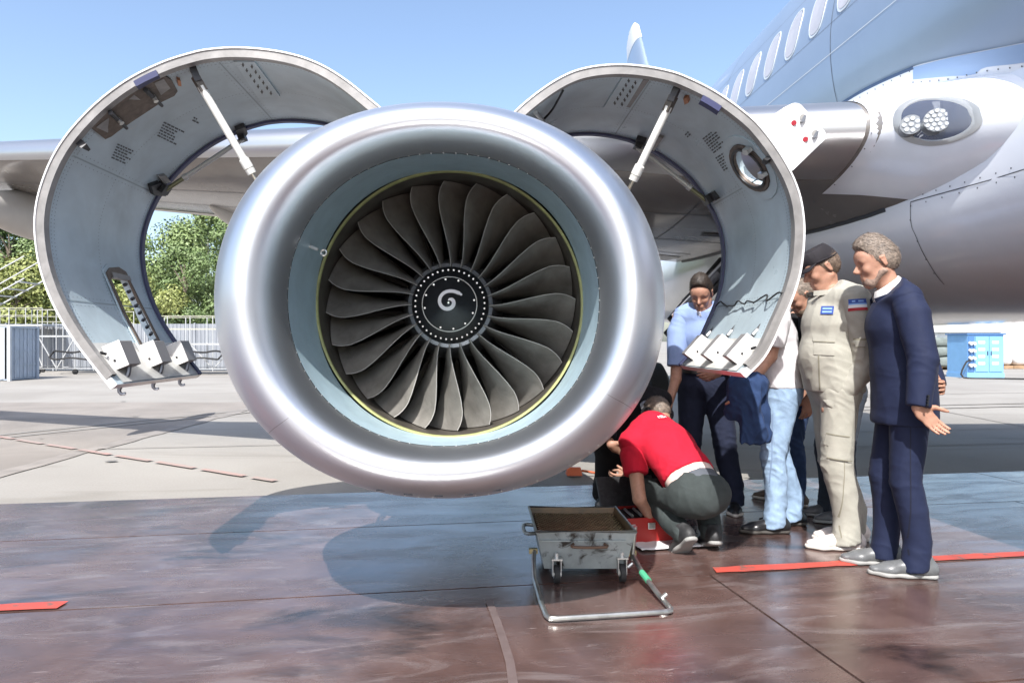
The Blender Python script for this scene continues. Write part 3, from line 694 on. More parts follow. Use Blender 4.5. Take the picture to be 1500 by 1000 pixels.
lip = MB().grid([ring(s_, 200) for s_ in smooth_prof(prof_lip, 56)], close_v=True).build('intake_lip', M_LIP, AP, angle=80)
MB().grid([ring(s_, 200) for s_ in prof_barrel], close_v=True).build('intake_barrel', M_BARREL, AP)
prof_duct = [(2.802, .6385, .6015, -.141, 1.419), (2.95, .632, .612, -.138, 1.421), (3.08, .628, .62, -.135, 1.423), (3.19, .624, .622, -.133, 1.425)]
MB().grid([ring(s_, 160) for s_ in smooth_prof(prof_duct, 14)], close_v=True).build('intake_liner', M_LINER, AP)
def circ(v, r, n=120): return [Vector((FC.x+r*math.cos(2*math.pi*k/n), v, FC.z+r*math.sin(2*math.pi*k/n))) for k in range(n)]
MB().grid([circ(3.188, .626), circ(3.190, .6165), circ(3.206, .6155), circ(3.209, .624)], close_v=True).build('rub_strip', M_YEL, AP)
MB().grid([circ(3.2, .626), circ(3.25, .6185), circ(3.45, .6165), circ(3.7, .62)], close_v=True).build('fan_case_lining', M_CASE, AP)
MB().grid([circ(3.14, .70), circ(3.16, .76), circ(3.6, .76), circ(3.62, .72), circ(4.1, .70), circ(4.12, .6), circ(4.2, .6)], close_v=True).build('fan_case', M_HUB, AP)
# rivets round the lip
def rivet_ring(st, n, r, off, name):
    mb = MB(); pr = ring(st, n, off)
    for p in pr:
        if random.random() < .12: continue
        mb.tube([p+Vector((0, -.003, 0)), p+Vector((0, .003, 0))], r, 6)
    mb.build(name, M_BOLT, lip, fix=False)['kind'] = 'stuff'
rivet_ring((2.80, .640, .603, -.141, 1.419), 92, .0021, -.001, 'inner_rivets'); rivet_ring((2.918, .952, .830, -.161, 1.413), 110, .0024, .002, 'outer_rivets')
# drain slots at the bottom of the barrel and one lip seam each side
for k in range(5):
    p = ring((2.70, .886, .7825, -.157, 1.4145), 720, .0005)[540+(k-2)*14]; MB().box(p, (.034, .012, .006), Matrix.Rotation(R(-16), 3, 'X')).build('drain_slot', M_LINE, lip)
for a in (-2.42, -.55):
    rows = []
    for st in smooth_prof(prof_lip, 56)[20:]:
        pts = [ring(st, 2000, .0015)[int((a % (2*math.pi))/(2*math.pi)*2000)+j] for j in (0, 1)]; rows.append(pts)
    MB().grid(rows).build('lip_seam', mat('lip_seam_grey', (.40, .41, .43), .4, .8), lip)
# probe in the duct
pr0 = P(436, 353, 2.95); pr1 = P(470, 368, 3.0); pr0 = Vector((-.765, 2.95, 1.66))
pb = MB().tube([P(430, 350, 2.96), P(466, 366, 2.96)], [.011, .008], 10)
pc = P(474, 370, 2.955); pb.tube([pc+Vector((.012*math.cos(a), 0, .012*math.sin(a))) for a in [k*math.pi/8 for k in range(16)]], .0045, 8, closed=True)
pb.build('intake_probe', mat('probe_metal', (.7, .7, .66), .3, .8), AP)
MB().cyl(P(447, 353, 2.965), P(441, 370, 2.965), .005, 8).build('probe_base', M_DARK, AP)
# ---- fan
spn = [(3.085, .004), (3.095, .014), (3.115, .034), (3.15, .068), (3.19, .108), (3.212, .130), (3.24, .155), (3.268, .177), (3.29, .186), (3.31, .188)]
fan = MB().grid([[Vector((FC.x+r*math.cos(a), v, FC.z+r*math.sin(a))) for a in np.linspace(0, 2*math.pi, 72, endpoint=False)] for v, r in spn], close_v=True).build('engine_fan', M_BLACK, AP)
MB().grid([circ(3.30, .186, 72), circ(3.31, .205, 72), circ(3.40, .23, 72), circ(3.55, .255, 72), circ(3.7, .27, 72)], close_v=True).build('fan_hub', M_HUB, fan)
def cone_r2v(r): return float(np.interp(r, [q[1] for q in spn], [q[0] for q in spn]))
def cpt(dx, dz, off=.002): r = math.hypot(dx, dz); return Vector((FC.x+dx, cone_r2v(r)-off, FC.z+dz))
MB().grid([[cpt(r*math.cos(a), r*math.sin(a)) for r in (.1265, .1305)] for a in np.linspace(0, 2*math.pi, 90)]).build('spinner_ring', mat('spinner_line', (.62, .62, .58), .5), fan)
sp_px = [(546, 474), (551, 462), (570, 460), (589, 474), (594, 502), (580, 532), (548, 550), (508, 548), (474, 524), (456, 484), (462, 438), (490, 400), (534, 378), (584, 376), (632, 390), (672, 412)]
sp = catmull([Vector(((x-545)/6.67/FPX*3.15, 0, (495-y)/6.67/FPX*3.15)) for x, y in sp_px], 70); rows = []
for i, p in enumerate(sp):
    d = (sp[min(i+1, 69)]-sp[max(i-1, 0)]).normalized(); nn = Vector((d.z, 0, -d.x)); w = .0083*(1 if 3 < i < 66 else (.7 if 1 < i < 69 else .4))
    rows.append([cpt((p+nn*w*k).x, (p+nn*w*k).z, .0025) for k in (-1, -.33, .33, 1)])
MB().grid(rows).build('spinner_spiral', mat('spiral_white', (.72, .73, .75), .5), fan)
for cnt, r0, rb, skip in ((40, .165, .0042, ()), (12, .117, .0045, (1, 7))):
    for k in range(cnt):
        if k in skip: continue
        a = 2*math.pi*(k+.3)/cnt; c = cpt(r0*math.cos(a), r0*math.sin(a), 0); MB().cyl(c+Vector((0, .004, 0)), c+Vector((0, -.005, 0)), rb, 8).build('spinner_bolt', M_BOLT, fan)
# blades
NB = 24
def blade_mesh():
    NR, NC = 18, 11; CS = [0, .018, .08, .17, .27, .38, .49, .6, .7, .8, .9, 1.0]; rh, rt = .178, .6125
    def th_le(t): return R(float(np.interp(t, [0, .15, .35, .5, .65, .8, .92, 1.0], [0, -1.6, -4.6, -6.3, -7.3, -7.4, -5.9, -3.9])))
    def tang(t): return float(np.interp(t, [0, .2, .45, .7, 1], [.012, .034, .080, .122, .157]))
    def axial(t): return float(np.interp(t, [0, .3, .7, 1], [.20, .19, .155, .125]))
    up, lo = [], []
    for i in range(NR+1):
        t = i/NR; r = rh+(rt-rh)*t; ru_, rl_ = [], []
        vle = 3.292+.055*t**1.5-.02*math.sin(math.pi*t)
        for j in range(NC+1):
            c = CS[j]; cam_ = .35*c*(1-c)*(1.0-.55*t)
            tg = tang(t)*c+cam_*axial(t)*.55; ax = axial(t)*(c-.10*cam_)
            th = .010*(1-.55*t)*math.sqrt(max(c*(1-c), 0))*2*.5+.0007
            # tangential normal offset for thickness
            dn = Vector((axial(t), -tang(t), 0)).normalized()
            for lst, sg in ((ru_, 1), (rl_, -1)):
                a = th_le(t)+(tg+sg*th*dn.x)/r; vv_ = vle+ax+sg*th*dn.y
                lst.append(Vector((r*math.sin(a), vv_-FC.y, r*math.cos(a))))
        up.append(ru_); lo.append(rl_)
    mb = MB(); mb.slot(1); mb.grid([q[:2] for q in up]); mb.grid([q[:2][::-1] for q in lo]); mb.slot(0); mb.grid([q[1:] for q in up]); mb.grid([q[1:][::-1] for q in lo]); mb.grid([[up[-1][j], lo[-1][j]] for j in range(NC+1)])
    mb.slot(1); le = [[lo[i][0]+Vector((0, 0, 0)), (up[i][0]+lo[i][0])/2+Vector((0, -.0022, 0)), up[i][0]] for i in range(NR+1)]; mb.grid(le)
    mb.slot(0); mb.grid([[up[i][-1], lo[i][-1]] for i in range(NR+1)])
    return mb.mesh('blade', [M_BLADE, M_BLADE_LE], fix=False, angle=50)
bmsh = blade_mesh()
for k in range(NB):
    o = bpy.data.objects.new('blade', bmsh); COL.objects.link(o); o.parent = fan; o.location = FC; o.rotation_euler = (0, 2*math.pi*(k+.05)/NB, 0)
# guide vanes and backing behind the blades
mb = MB().grid([circ(3.66, .66, 60), circ(3.95, .66, 60), circ(3.96, .22, 60)], close_v=True).build('guide_vane_backing', M_CASE, AP)
vm = MB(); vm.grid([[Vector((-.012, .0, .27)), Vector((.0, .06, .27)), Vector((.03, .14, .27))], [Vector((-.012, 0, .62)), Vector((0, .06, .62)), Vector((.03, .14, .62))]]); vmesh = vm.mesh('guide_vane', M_HUB)
for k in range(36):
    o = bpy.data.objects.new('guide_vane', vmesh); COL.objects.link(o); o.parent = mb; o.location = (FC.x, 3.73, FC.z); o.rotation_euler = (0, 2*math.pi*k/36, 0)
# ---- core and reverser behind, pylon
def ell(v, rx, rz, n=80): return [Vector((-.16+rx*math.cos(2*math.pi*k/n), v, 1.44+rz*math.sin(2*math.pi*k/n))) for k in range(n)]
MB().grid([ell(4.18, .62, .62), ell(4.2, .95, .84), ell(4.9, .92, .83), ell(5.6, .80, .75), ell(6.2, .66, .63), ell(6.22, .5, .48)], close_v=True).build('reverser_cowl', M_BARREL, AP)
py = []
for v, wl, wh, z0, z1 in ((3.3, .03, .05, 2.21, 2.26), (3.6, .12, .14, 2.2, 2.36), (4.3, .16, .18, 2.16, 2.53), (5.2, .16, .18, 1.9, 2.75), (6.5, .14, .14, 2.0, 2.6), (7.6, .03, .03, 2.4, 2.5)):
    py.append([Vector((-.16-wl, v, z0)), Vector((-.16+wl, v, z0)), Vector((-.16+wh, v, z1)), Vector((-.16-wh, v, z1))])
MB().grid(py, close_v=True).add(py[0], [(0, 1, 2, 3)]).build('pylon', M_BARREL, AP)
pm = MB()
for k in range(22):
    a = random.uniform(0, 6.28); a2 = a+random.uniform(-1.2, 1.2); v0 = random.uniform(3.25, 3.6); r_ = random.uniform(.775, .82)
    pm.tube(catmull([Vector((FC.x+r_*math.cos(q), v0+dv, FC.z+r_*math.sin(q))) for q, dv in ((a, 0), (a*.7+a2*.3, .2), (a*.3+a2*.7, .3), (a2, .55))], 16), random.uniform(.008, .016), 6)
pm.build('case_piping', M_STEEL, AP)['kind'] = 'stuff'
# ---- main landing gear
def PG(x, y, v=8.5): return P(x, y, v-2.1)
lg = MB().tube([PG(985, 472), PG(1062, 384)], [.062, .070], 14).build('gear_brace', M_DARK, AP)
MB().tube([PG(978, 492, 8.3), PG(1070, 396, 8.3)], .05, 12).build('retraction_actuator', M_DARK, lg)
MB().tube([PG(1005, 445, 8.2), PG(1050, 400, 8.2)], .052, 12).build('actuator_sleeve', mat('gear_grey', (.14, .14, .15), .4, .3), lg)
MB().tube([PG(984, 462, 8.15), PG(1062, 380, 8.15)], .012, 8).build('hydraulic_pipe', M_BOLT, lg)
MB().tube([(1.9, 8.5, .5), (1.95, 8.5, 1.4), (2.0, 8.5, 2.4)], [.09, .11, .12], 14).build('gear_leg', M_DARK, AP)
for dx in (-.26, .26):
    c = Vector((1.9+dx, 8.5, .5)); rows = [[c+Vector((sx_, r*math.cos(a), r*math.sin(a))) for a in np.linspace(0, 2*math.pi, 40, endpoint=False)] for sx_, r in ((-.14, .28), (-.15, .4), (-.10, .485), (0, .50), (.10, .485), (.15, .4), (.14, .28))]
    w_ = MB().grid(rows, close_v=True).build('gear_wheel', M_RUBBER, AP)
    MB().cyl(c-Vector((.12, 0, 0)), c+Vector((.12, 0, 0)), .285, 24).build('wheel_rim', M_BOLT, w_)
# bright tank shaped gear door behind the brace
gd = [[P(993+22*s_, 384+6*math.sin(math.pi*s_)+t*62, 9.4) + Vector((0, .12*math.sin(math.pi*s_)*-1, 0)) for t in np.linspace(0, 1, 8)] for s_ in np.linspace(0, 1.6, 12)]
MB().grid(gd).build('gear_door', M_FAIR, AP)
# ---- fan cowls
VF, VR = 3.15, 4.10
class Cowl:
    def __init__(self, px):
        pts = [P(x, y, VF) for x, y in px]; self.C = catmull(pts, 141); n = len(self.C); cen = sum(self.C, Vector())/n; self.N = []
        for i in range(n):
            d = self.C[min(i+1, n-1)]-self.C[max(i-1, 0)]; nn = Vector((-d.z, 0, d.x)).normalized()
            if nn.dot(cen-self.C[i]) < 0: nn = -nn
            self.N.append(nn)
        self.L = sum((b-a).length for a, b in zip(self.C, self.C[1:]))
    def pt(self, s, t, off=0.):
        f = min(max(s, 0), 1)*140; i = min(int(f), 139); k = f-i
        p = self.C[i].lerp(self.C[i+1], k); nn = self.N[i].lerp(self.N[i+1], k).normalized()
        return Vector((p.x, VF+(VR-VF)*t, p.z))+nn*off
    def nrm(self, s): f = min(max(s, 0), 1)*140; return self.N[int(round(f))]
    def st(self, x, y, off=.032):
        if not hasattr(self, 'tab'):
            S = np.linspace(0, 1, 281); T = np.linspace(0, 1, 81); q = np.array([[self.pt(s, t, off) for t in T] for s in S]); self.S, self.T = S, T
            self.tx = VPX+FPX*q[..., 0]/q[..., 1]; self.ty = VPY-FPX*(q[..., 2]-CAM_H)/q[..., 1]; self.tab = 1
        e = (self.tx-x)**2+(self.ty-y)**2; i, j = np.unravel_index(np.argmin(e), e.shape); s, t = float(self.S[i]), float(self.T[j])
        def pr(s, t): p = self.pt(s, t, .032); return VPX+FPX*p.x/p.y, VPY-FPX*(p.z-CAM_H)/p.y
        for _ in range(3):
            x0, y0 = pr(s, t); ds, dt = .004, .01; xs, ys = pr(s+ds, t); xt, yt = pr(s, t+dt)
            A = np.array([[(xs-x0)/ds, (xt-x0)/dt], [(ys-y0)/ds, (yt-y0)/dt]])
            try: d = np.linalg.solve(A, np.array([x-x0, y-y0]))
            except Exception: break
            s += float(np.clip(d[0], -.01, .01)); t += float(np.clip(d[1], -.03, .03))
        return s, t
    def poly(self, pxs, o0, o1, mt, name, parent, sub=3, **k):
        st = [self.st(*p) for p in pxs]; q = []
        for a, b in zip(st, st[1:]+st[:1]):
            for i in range(sub): q.append((a[0]+(b[0]-a[0])*i/sub, a[1]+(b[1]-a[1])*i/sub))
        mb = MB().prism([self.pt(s, t, o0) for s, t in q], [self.pt(s, t, o1) for s, t in q]); return mb.build(name, mt, parent, **k)
    def frame_px(self, pxs, grow, o0, o1, mt, name, parent):
        cx = sum(p[0] for p in pxs)/len(pxs); cy = sum(p[1] for p in pxs)/len(pxs)
        st = [self.st(*p) for p in pxs]; st2 = [self.st(cx+(p[0]-cx)*grow, cy+(p[1]-cy)*grow) for p in pxs]; rows = []
        for (a, b) in zip(st, st2): rows.append([self.pt(*b, o0), self.pt(*b, o1), self.pt(*a, o1), self.pt(*a, o0)])
        return MB().grid(rows, close_u=True, close_v=True).build(name, mt, parent)
    def text(self, x, y, rows_, ln, ang, parent, h=2.2, gap=4.2):
        mb = MB(); rnd = random.Random(int(x*y)); ca, sa = math.cos(R(ang)), math.sin(R(ang))
        for r in range(rows_):
            q = 0.; L_ = ln*rnd.uniform(.6, 1)
            while q < L_:
                w = rnd.uniform(2.0, 5.5); x0, y0 = x+q*ca-r*gap*sa, y+q*sa+r*gap*ca
                c = [(x0, y0), (x0+w*ca, y0+w*sa), (x0+w*ca-h*sa, y0+w*sa+h*ca), (x0-h*sa, y0+h*ca)]
                mb.add([self.ptxy(*p) for p in c], [(0, 1, 2, 3)]); q += w+1.1
        mb.build('placard_text', mat('stencil_ink', (.07, .08, .09), .6), parent, fix=False)
    def ptxy(self, x, y, off=.0335): return self.pt(*self.st(x, y), off)
def boolean_cut(o, cutter):
    md = o.modifiers.new('cut', 'BOOLEAN'); md.object = cutter; md.operation = 'DIFFERENCE'; md.solver = 'EXACT'
    dg = bpy.context.evaluated_depsgraph_get(); me = bpy.data.meshes.new_from_object(o.evaluated_get(dg)); o.modifiers.remove(md); old = o.data; o.data = me
    bpy.data.objects.remove(cutter); me.polygons.foreach_set('use_smooth', [True]*len(me.polygons)); me.set_sharp_from_angle(angle=R(35))
def make_cowl(px, label):
    cw = Cowl(px); ss = np.linspace(0, 1, 121); mb = MB()
    tt = list(np.linspace(0.004, 1, 15))
    outer = [[cw.pt(s, t, 0) for t in tt] for s in ss]; inner = [[cw.pt(s, t, .032) for t in tt] for s in ss]
    mb.slot(1); mb.grid(outer); mb.slot(0); mb.grid(inner); mb.slot(1)
    mb.grid([[outer[i][0], inner[i][0]] for i in range(121)]); mb.grid([[outer[i][-1], inner[i][-1]] for i in range(121)])
    mb.grid([[outer[0][j], inner[0][j]] for j in range(15)]); mb.grid([[outer[-1][j], inner[-1][j]] for j in range(15)])
    me = mb.mesh('fan_cowl', [M_COWL_IN, M_COWL_OUT]); bm = bmesh.new(); bm.from_mesh(me); bmesh.ops.remove_doubles(bm, verts=bm.verts, dist=1e-5); bmesh.ops.recalc_face_normals(bm, faces=bm.faces); bm.to_mesh(me); bm.free()
    o = child('fan_cowl', me, AP); o['label'] = label
    return cw, o
LC_PX = [(618, 222), (592, 190), (564, 162.5), (540, 142.4), (510, 118.4), (480, 99), (450, 85.4), (420, 77), (390, 72), (360, 69.5), (330, 69.5), (300, 72.5), (280, 77), (250, 86), (220, 98.4), (190, 114), (160, 134.5), (130, 160.5), (100, 193.5), (79, 225), (64, 258), (53.5, 294), (50, 330), (53.5, 370), (61, 403), (73, 436), (89.5, 469), (110.5, 502), (133, 532), (163, 569.5)]
RC_PX = [(690, 224), (722, 192), (747.5, 169), (765, 152.5), (790, 132.5), (815, 116), (840, 104), (865, 97.5), (890, 94.5), (915, 94), (940, 96), (965, 100), (990, 106), (1010, 114), (1035, 126), (1060, 141), (1085, 159), (1110, 181), (1135, 212.5), (1152.5, 240), (1165, 265), (1174, 292.5), (1178, 320), (1179, 340), (1177.5, 367.5), (1174, 395), (1167.5, 420), (1157.5, 447.5), (1145, 475), (1132.5, 502.5), (1117.5, 527.5), (1092.5, 553)]
LCW, LCO = make_cowl(LC_PX, 'open left engine cowl with slot vent'); RCW, RCO = make_cowl(RC_PX, 'open right engine cowl with oval hatch')
for cw, o in ((LCW, LCO), (RCW, RCO)):
    ss = np.linspace(.06, .985, 130)
    MB().grid([[cw.pt(s, t, f) for t, f in ((.0, .006), (.0, .026), (-.003, .027), (-.003, .047), (.040, .046), (.043, .030))] for s in ss]).build('front_frame', M_FRAME, o)
    MB().grid([[cw.pt(s, t, f) for t, f in ((-.006, .0), (-.006, .007), (.01, .008))] for s in np.linspace(0, 1, 130)]).build('front_edge', M_WHITEPAINT, o)
    MB().grid([[cw.pt(s, t, f) for t, f in ((.965, .034), (.968, .046), (1.004, .046), (1.012, .02), (1.004, -.003))] for s in np.linspace(0, 1, 130)]).build('rear_seal', M_SEAL, o)
    for s in (.35, .62, .85): 
        MB().grid([[cw.pt(s-.0012, t, .0332) for t in np.linspace(.08, .95, 12)], [cw.pt(s+.0012, t, .0332) for t in np.linspace(.08, .95, 12)]]).build('skin_joint', mat('skin_joint_grey', (.30, .37, .40), .5), o)  # thin grey lines marking the joints of the inner skin
# left: vent slot, right: oval hatch (real openings)
slot = [(160, 409), (164, 403), (175, 402), (184, 408), (203, 447), (228, 497), (229, 507), (213, 511), (207, 507), (182, 460)]
def cutter(cw, pxs):
    st = [cw.st(*p) for p in pxs]; me = MB().prism([cw.pt(s, t, -.08) for s, t in st], [cw.pt(s, t, .12) for s, t in st]).mesh('cutter', M_BROWNF); o = bpy.data.objects.new('cutter', me); COL.objects.link(o); return o
oval = [(1100+24.5*math.cos(a)*.66+0*1-26*math.sin(a)*.0 + 0, 0) for a in (0,)]
ov = []
for k in range(20):
    a = 2*math.pi*k/20; lx, sx_ = 30*math.cos(a), 15.5*math.sin(a); dx, dy = .60, .80; ov.append((1100+lx*dx-sx_*dy, 245+lx*dy+sx_*dx))
for cw, o, pl in ((LCW, LCO, slot), (RCW, RCO, ov)):
    c = cutter(cw, pl); bpy.context.view_layer.update(); boolean_cut(o, c)
LCW.frame_px(slot, 1.20, .03, .044, M_BROWNF, 'vent_frame', LCO); LCW.frame_px(slot, 1.30, .03, .037, M_COWL_IN, 'vent_pan', LCO)
LCW.poly([(160, 399), (186, 405), (189, 412), (163, 408)], .03, .048, M_FRAME, 'vent_seal', LCO)
for k in range(9):
    q = k/8; x, y = 177+44*q, 416+84*q; LCW.poly([(x, y), (x+3, y+1.5), (x+2, y+5), (x-1, y+3)], .045, .062, M_DARK, 'vent_clip', LCO, sub=1)
def grow(pl, g, dx=0, dy=0):
    cx = sum(p[0] for p in pl)/len(pl); cy = sum(p[1] for p in pl)/len(pl); return [(cx+(p[0]-cx)*g+dx, cy+(p[1]-cy)*g+dy) for p in pl]
RCW.frame_px(ov, 1.34, .03, .046, M_BROWNF, 'hatch_frame', RCO); RCW.frame_px(grow(ov, 1.03), 1.12, .044, .052, M_DARK, 'hatch_ring', RCO); RCW.frame_px(grow(ov, 1.36), 1.34, .03, .038, M_COWL_IN, 'hatch_pan', RCO)
for x, y in ((1101, 216), (1124, 252)): RCW.poly([(x-5, y-4), (x+2, y-3), (x+5, y+2), (x+2, y+5), (x-4, y+3)], .045, .07, M_BOLT, 'hatch_latch', RCO, sub=1)
RCW.poly([(1128, 226), (1134, 229), (1131, 236), (1125, 232)], .04, .07, M_DARK, 'hatch_stop', RCO, sub=1)
# left access panel with two latches
pan = [(129, 184), (152, 163), (185, 135), (215, 114), (238, 107), (250, 115), (259, 131), (254, 138), (228, 151), (190, 177), (161, 198), (152, 202)]
LCW.poly(pan, .03, .043, M_BROWNF, 'access_panel', LCO, sub=3)
for q in ([(138, 184), (156, 170), (172, 180), (158, 193)], [(165, 161), (194, 136), (212, 149), (184, 172)], [(224, 118), (238, 112), (248, 126), (234, 136)]): LCW.poly(q, .04, .046, M_FRAME, 'panel_inset', LCO, sub=3)
for x, y in ((166, 168), (219, 134)):
    c0, c1 = LCW.ptxy(x-10, y-10, .06), LCW.ptxy(x+14, y+14, .06); MB().tube([c0, c0.lerp(c1, .5), c1], [.012, .011, .008], 10).build('panel_latch', M_DARK, LCO)
    MB().cyl(LCW.ptxy(x+2, y+1, .055), LCW.ptxy(x+2, y+1, .085), .012, 12).build('latch_knob', M_BOLT, LCO)
# vent panels with dark louvre marks
def louvre(cw, o, quad, sgn):
    cw.poly(quad, .03, .042, M_COWL_IN, 'louvre_panel', o, sub=4)
    (ax, ay), (bx, by), (cx, cy), (dx, dy) = quad
    for i in range(6):
        for j in range(2):
            q, r_ = (i+.5+.35*j)/6.6, .36+.36*j
            x = (ax*(1-r_)+bx*r_)*(1-q)+(dx*(1-r_)+cx*r_)*q; y = (ay*(1-r_)+by*r_)*(1-q)+(dy*(1-r_)+cy*r_)*q
            c = [(x-2.2, y-.6), (x-.8, y-1.2), (x-.7, y-3.2), (x+.9, y-3.2), (x+.9, y-1.0), (x+2.2, y-.4), (x+.4, y+3.4)]
            mb = MB().add([cw.ptxy(*p, .0440) for p in c], [tuple(range(7))]); mb.build('louvre', M_DARK, o, fix=False)
louvre(LCW, LCO, [(342, 88), (373, 88), (410, 139), (378, 141)], 1); louvre(RCW, RCO, [(912, 111), (943, 113), (918, 154), (884, 156)], -1)
RCW.poly([(943, 115), (951, 116), (923, 156), (915, 154)], .03, .04, M_FRAME, 'louvre_edge', RCO)
# placards
for x, y, n, l, a in ((172, 210, 6, 26, 24), (240, 178, 6, 30, 26), (284, 171, 2, 7, 26)): LCW.text(x, y, n, l, a, LCO)
for x, y, n, l, a in ((1029, 203, 7, 22, -38+85), (1048, 231, 6, 20, 52), (1003, 197, 2, 5, 40)): RCW.text(x, y, n, l, a-85, RCO)
for cw, o in ((LCW, LCO), (RCW, RCO)):
    rv = MB()
    def riv(s, t):
        p = cw.pt(s, t, .0332); n_ = cw.nrm(s); _, a_, b_ = frame_from(n_); rv.add([p+(a_*math.cos(q)+b_*math.sin(q))*.0032 for q in [k*math.pi/3 for k in range(6)]], [tuple(range(6))])
    for t in (.075, .10, .5, .93): 
        for k in range(150): riv(.03+.89*k/149, t)
    for s in (.343, .357, .613, .627, .843, .857):
        for k in range(24): riv(s, .1+.83*k/23)
    rv.build('rivets', mat('rivet_grey', (.22, .27, .30), .4, .4), o, fix=False)['kind'] = 'stuff'
    sm = MB(); rnd = random.Random(3)
    for k in range(26):
        s0, t0 = rnd.uniform(.1, .9), rnd.uniform(.15, .85); L_ = rnd.uniform(.02, .07); sm.add([cw.pt(s0, t0, .0331), cw.pt(s0+.0008, t0+.002, .0331), cw.pt(s0+L_*.4, t0+L_*rnd.uniform(-1, 1), .0331)], [(0, 1, 2)])
    sm.build('scratches', mat('scratch_pale', (.55, .60, .63), .5), o, fix=False)['kind'] = 'stuff'
# struts
M_CLEV = M_DARK
def strut(cw, o, top, mid, end, v1, col=.017):
    a = cw.ptxy(*top, .075); b = end; m_ = a.lerp(b, mid); d = (b-a).normalized()
    st = MB().tube([a+d*.05, m_], .0185, 14).build('hold_open_strut', M_ROD, o)
    MB().tube([m_-d*.05, m_-d*.045, m_+d*.0, m_+d*.005], [.019, .025, .025, .019], 14).build('strut_collar', M_ROD, o)
    MB().tube([m_+d*.005, m_+d*.03, m_+d*.031], [.024, .022, .012], 14).build('strut_nut', M_ROD, o)
    MB().tube([m_, b], .0095, 12).build('strut_rod', M_STEEL, o)
    c0 = cw.ptxy(*top, .032); MB().bar(c0, a+d*.03, .05, .03).build('strut_clevis', M_DARK, o); MB().bar(a, a+d*.075, .034, .034).build('strut_fork', mat('fork_brown', (.10, .085, .07), .45, .5), o)
strut(LCW, LCO, (282, 99), .49, P(440, 375, 3.5), 3.5); strut(RCW, RCO, (992, 129), .50, P(880, 362, 3.5), 3.5)
def strut2(cw, o, pa, pb):
    a = cw.ptxy(*pa, .075); b = cw.ptxy(*pb, .075); m_ = a.lerp(b, .22)
    MB().tube([a, m_], .013, 10).build('stay_rod', mat('stay_greenish', (.16, .16, .09), .4, .5), o); MB().tube([m_, m_.lerp(b, .06), m_.lerp(b, .07), b], [.02, .02, .015, .015], 12).build('stay_tube', mat('stay_pale', (.52, .52, .50), .4, .2), o)
    for p, sz in ((pa, .05), (pb, .04)):
        c = cw.ptxy(*p, .033); q = cw.ptxy(*p, .085); MB().bar(c, q, sz*1.5, sz).build('stay_bracket', M_DARK, o)
strut2(LCW, LCO, (234, 272), (352, 194)); strut2(RCW, RCO, (1044, 288), (938, 206))
for cw, o, q in ((LCW, LCO, [(216, 269), (230, 264), (243, 277), (237, 284), (220, 283)]), (LCW, LCO, [(343, 185), (357, 180), (361, 189), (355, 199), (346, 196)]), (RCW, RCO, [(1031, 287), (1047, 279), (1055, 290), (1038, 294)]), (RCW, RCO, [(934, 198), (948, 202), (944, 212), (934, 213)])): cw.poly(q, .03, .06, M_DARK, 'stay_fitting', o)
for cw, o, q in ((LCW, LCO, [(229, 256), (240, 254), (247, 264), (237, 267)]), (RCW, RCO, [(962, 196), (973, 199), (960, 218), (953, 213)])): cw.poly(q, .03, .05, M_FRAME, 'stay_plate', o)
LCW.poly([(258, 112), (263, 114), (264, 122), (259, 121)], .03, .05, M_COPPER, 'copper_bracket', LCO, sub=1); RCW.poly([(1003, 140), (1009, 139), (1011, 146), (1005, 149)], .03, .05, M_COPPER, 'copper_bracket', RCO, sub=1)
LCW.poly([(107, 208), (115, 201), (121, 210), (118, 213)], .03, .08, M_DARK, 'stop_bracket', LCO, sub=1)
for cw, o, q in ((LCW, LCO, [(192, 114), (226, 97), (229, 101), (196, 119)]), (RCW, RCO, [(1033, 134), (1061, 151), (1058, 157), (1030, 140)])): cw.poly(q, .05, .078, M_SEAL, 'frame_cutout', o)
pts = [RCW.ptxy(x, y, .05) for x, y in ((822, 128), (814, 143), (805, 158), (792, 172), (780, 180))]; MB().tube(catmull(pts, 20), .006, 6).build('drain_hose', M_RUBBER, RCO); MB().cyl(RCW.ptxy(783, 163, .04), RCW.ptxy(792, 173, .06), .012, 10).build('hose_clamp', M_BOLT, RCO)
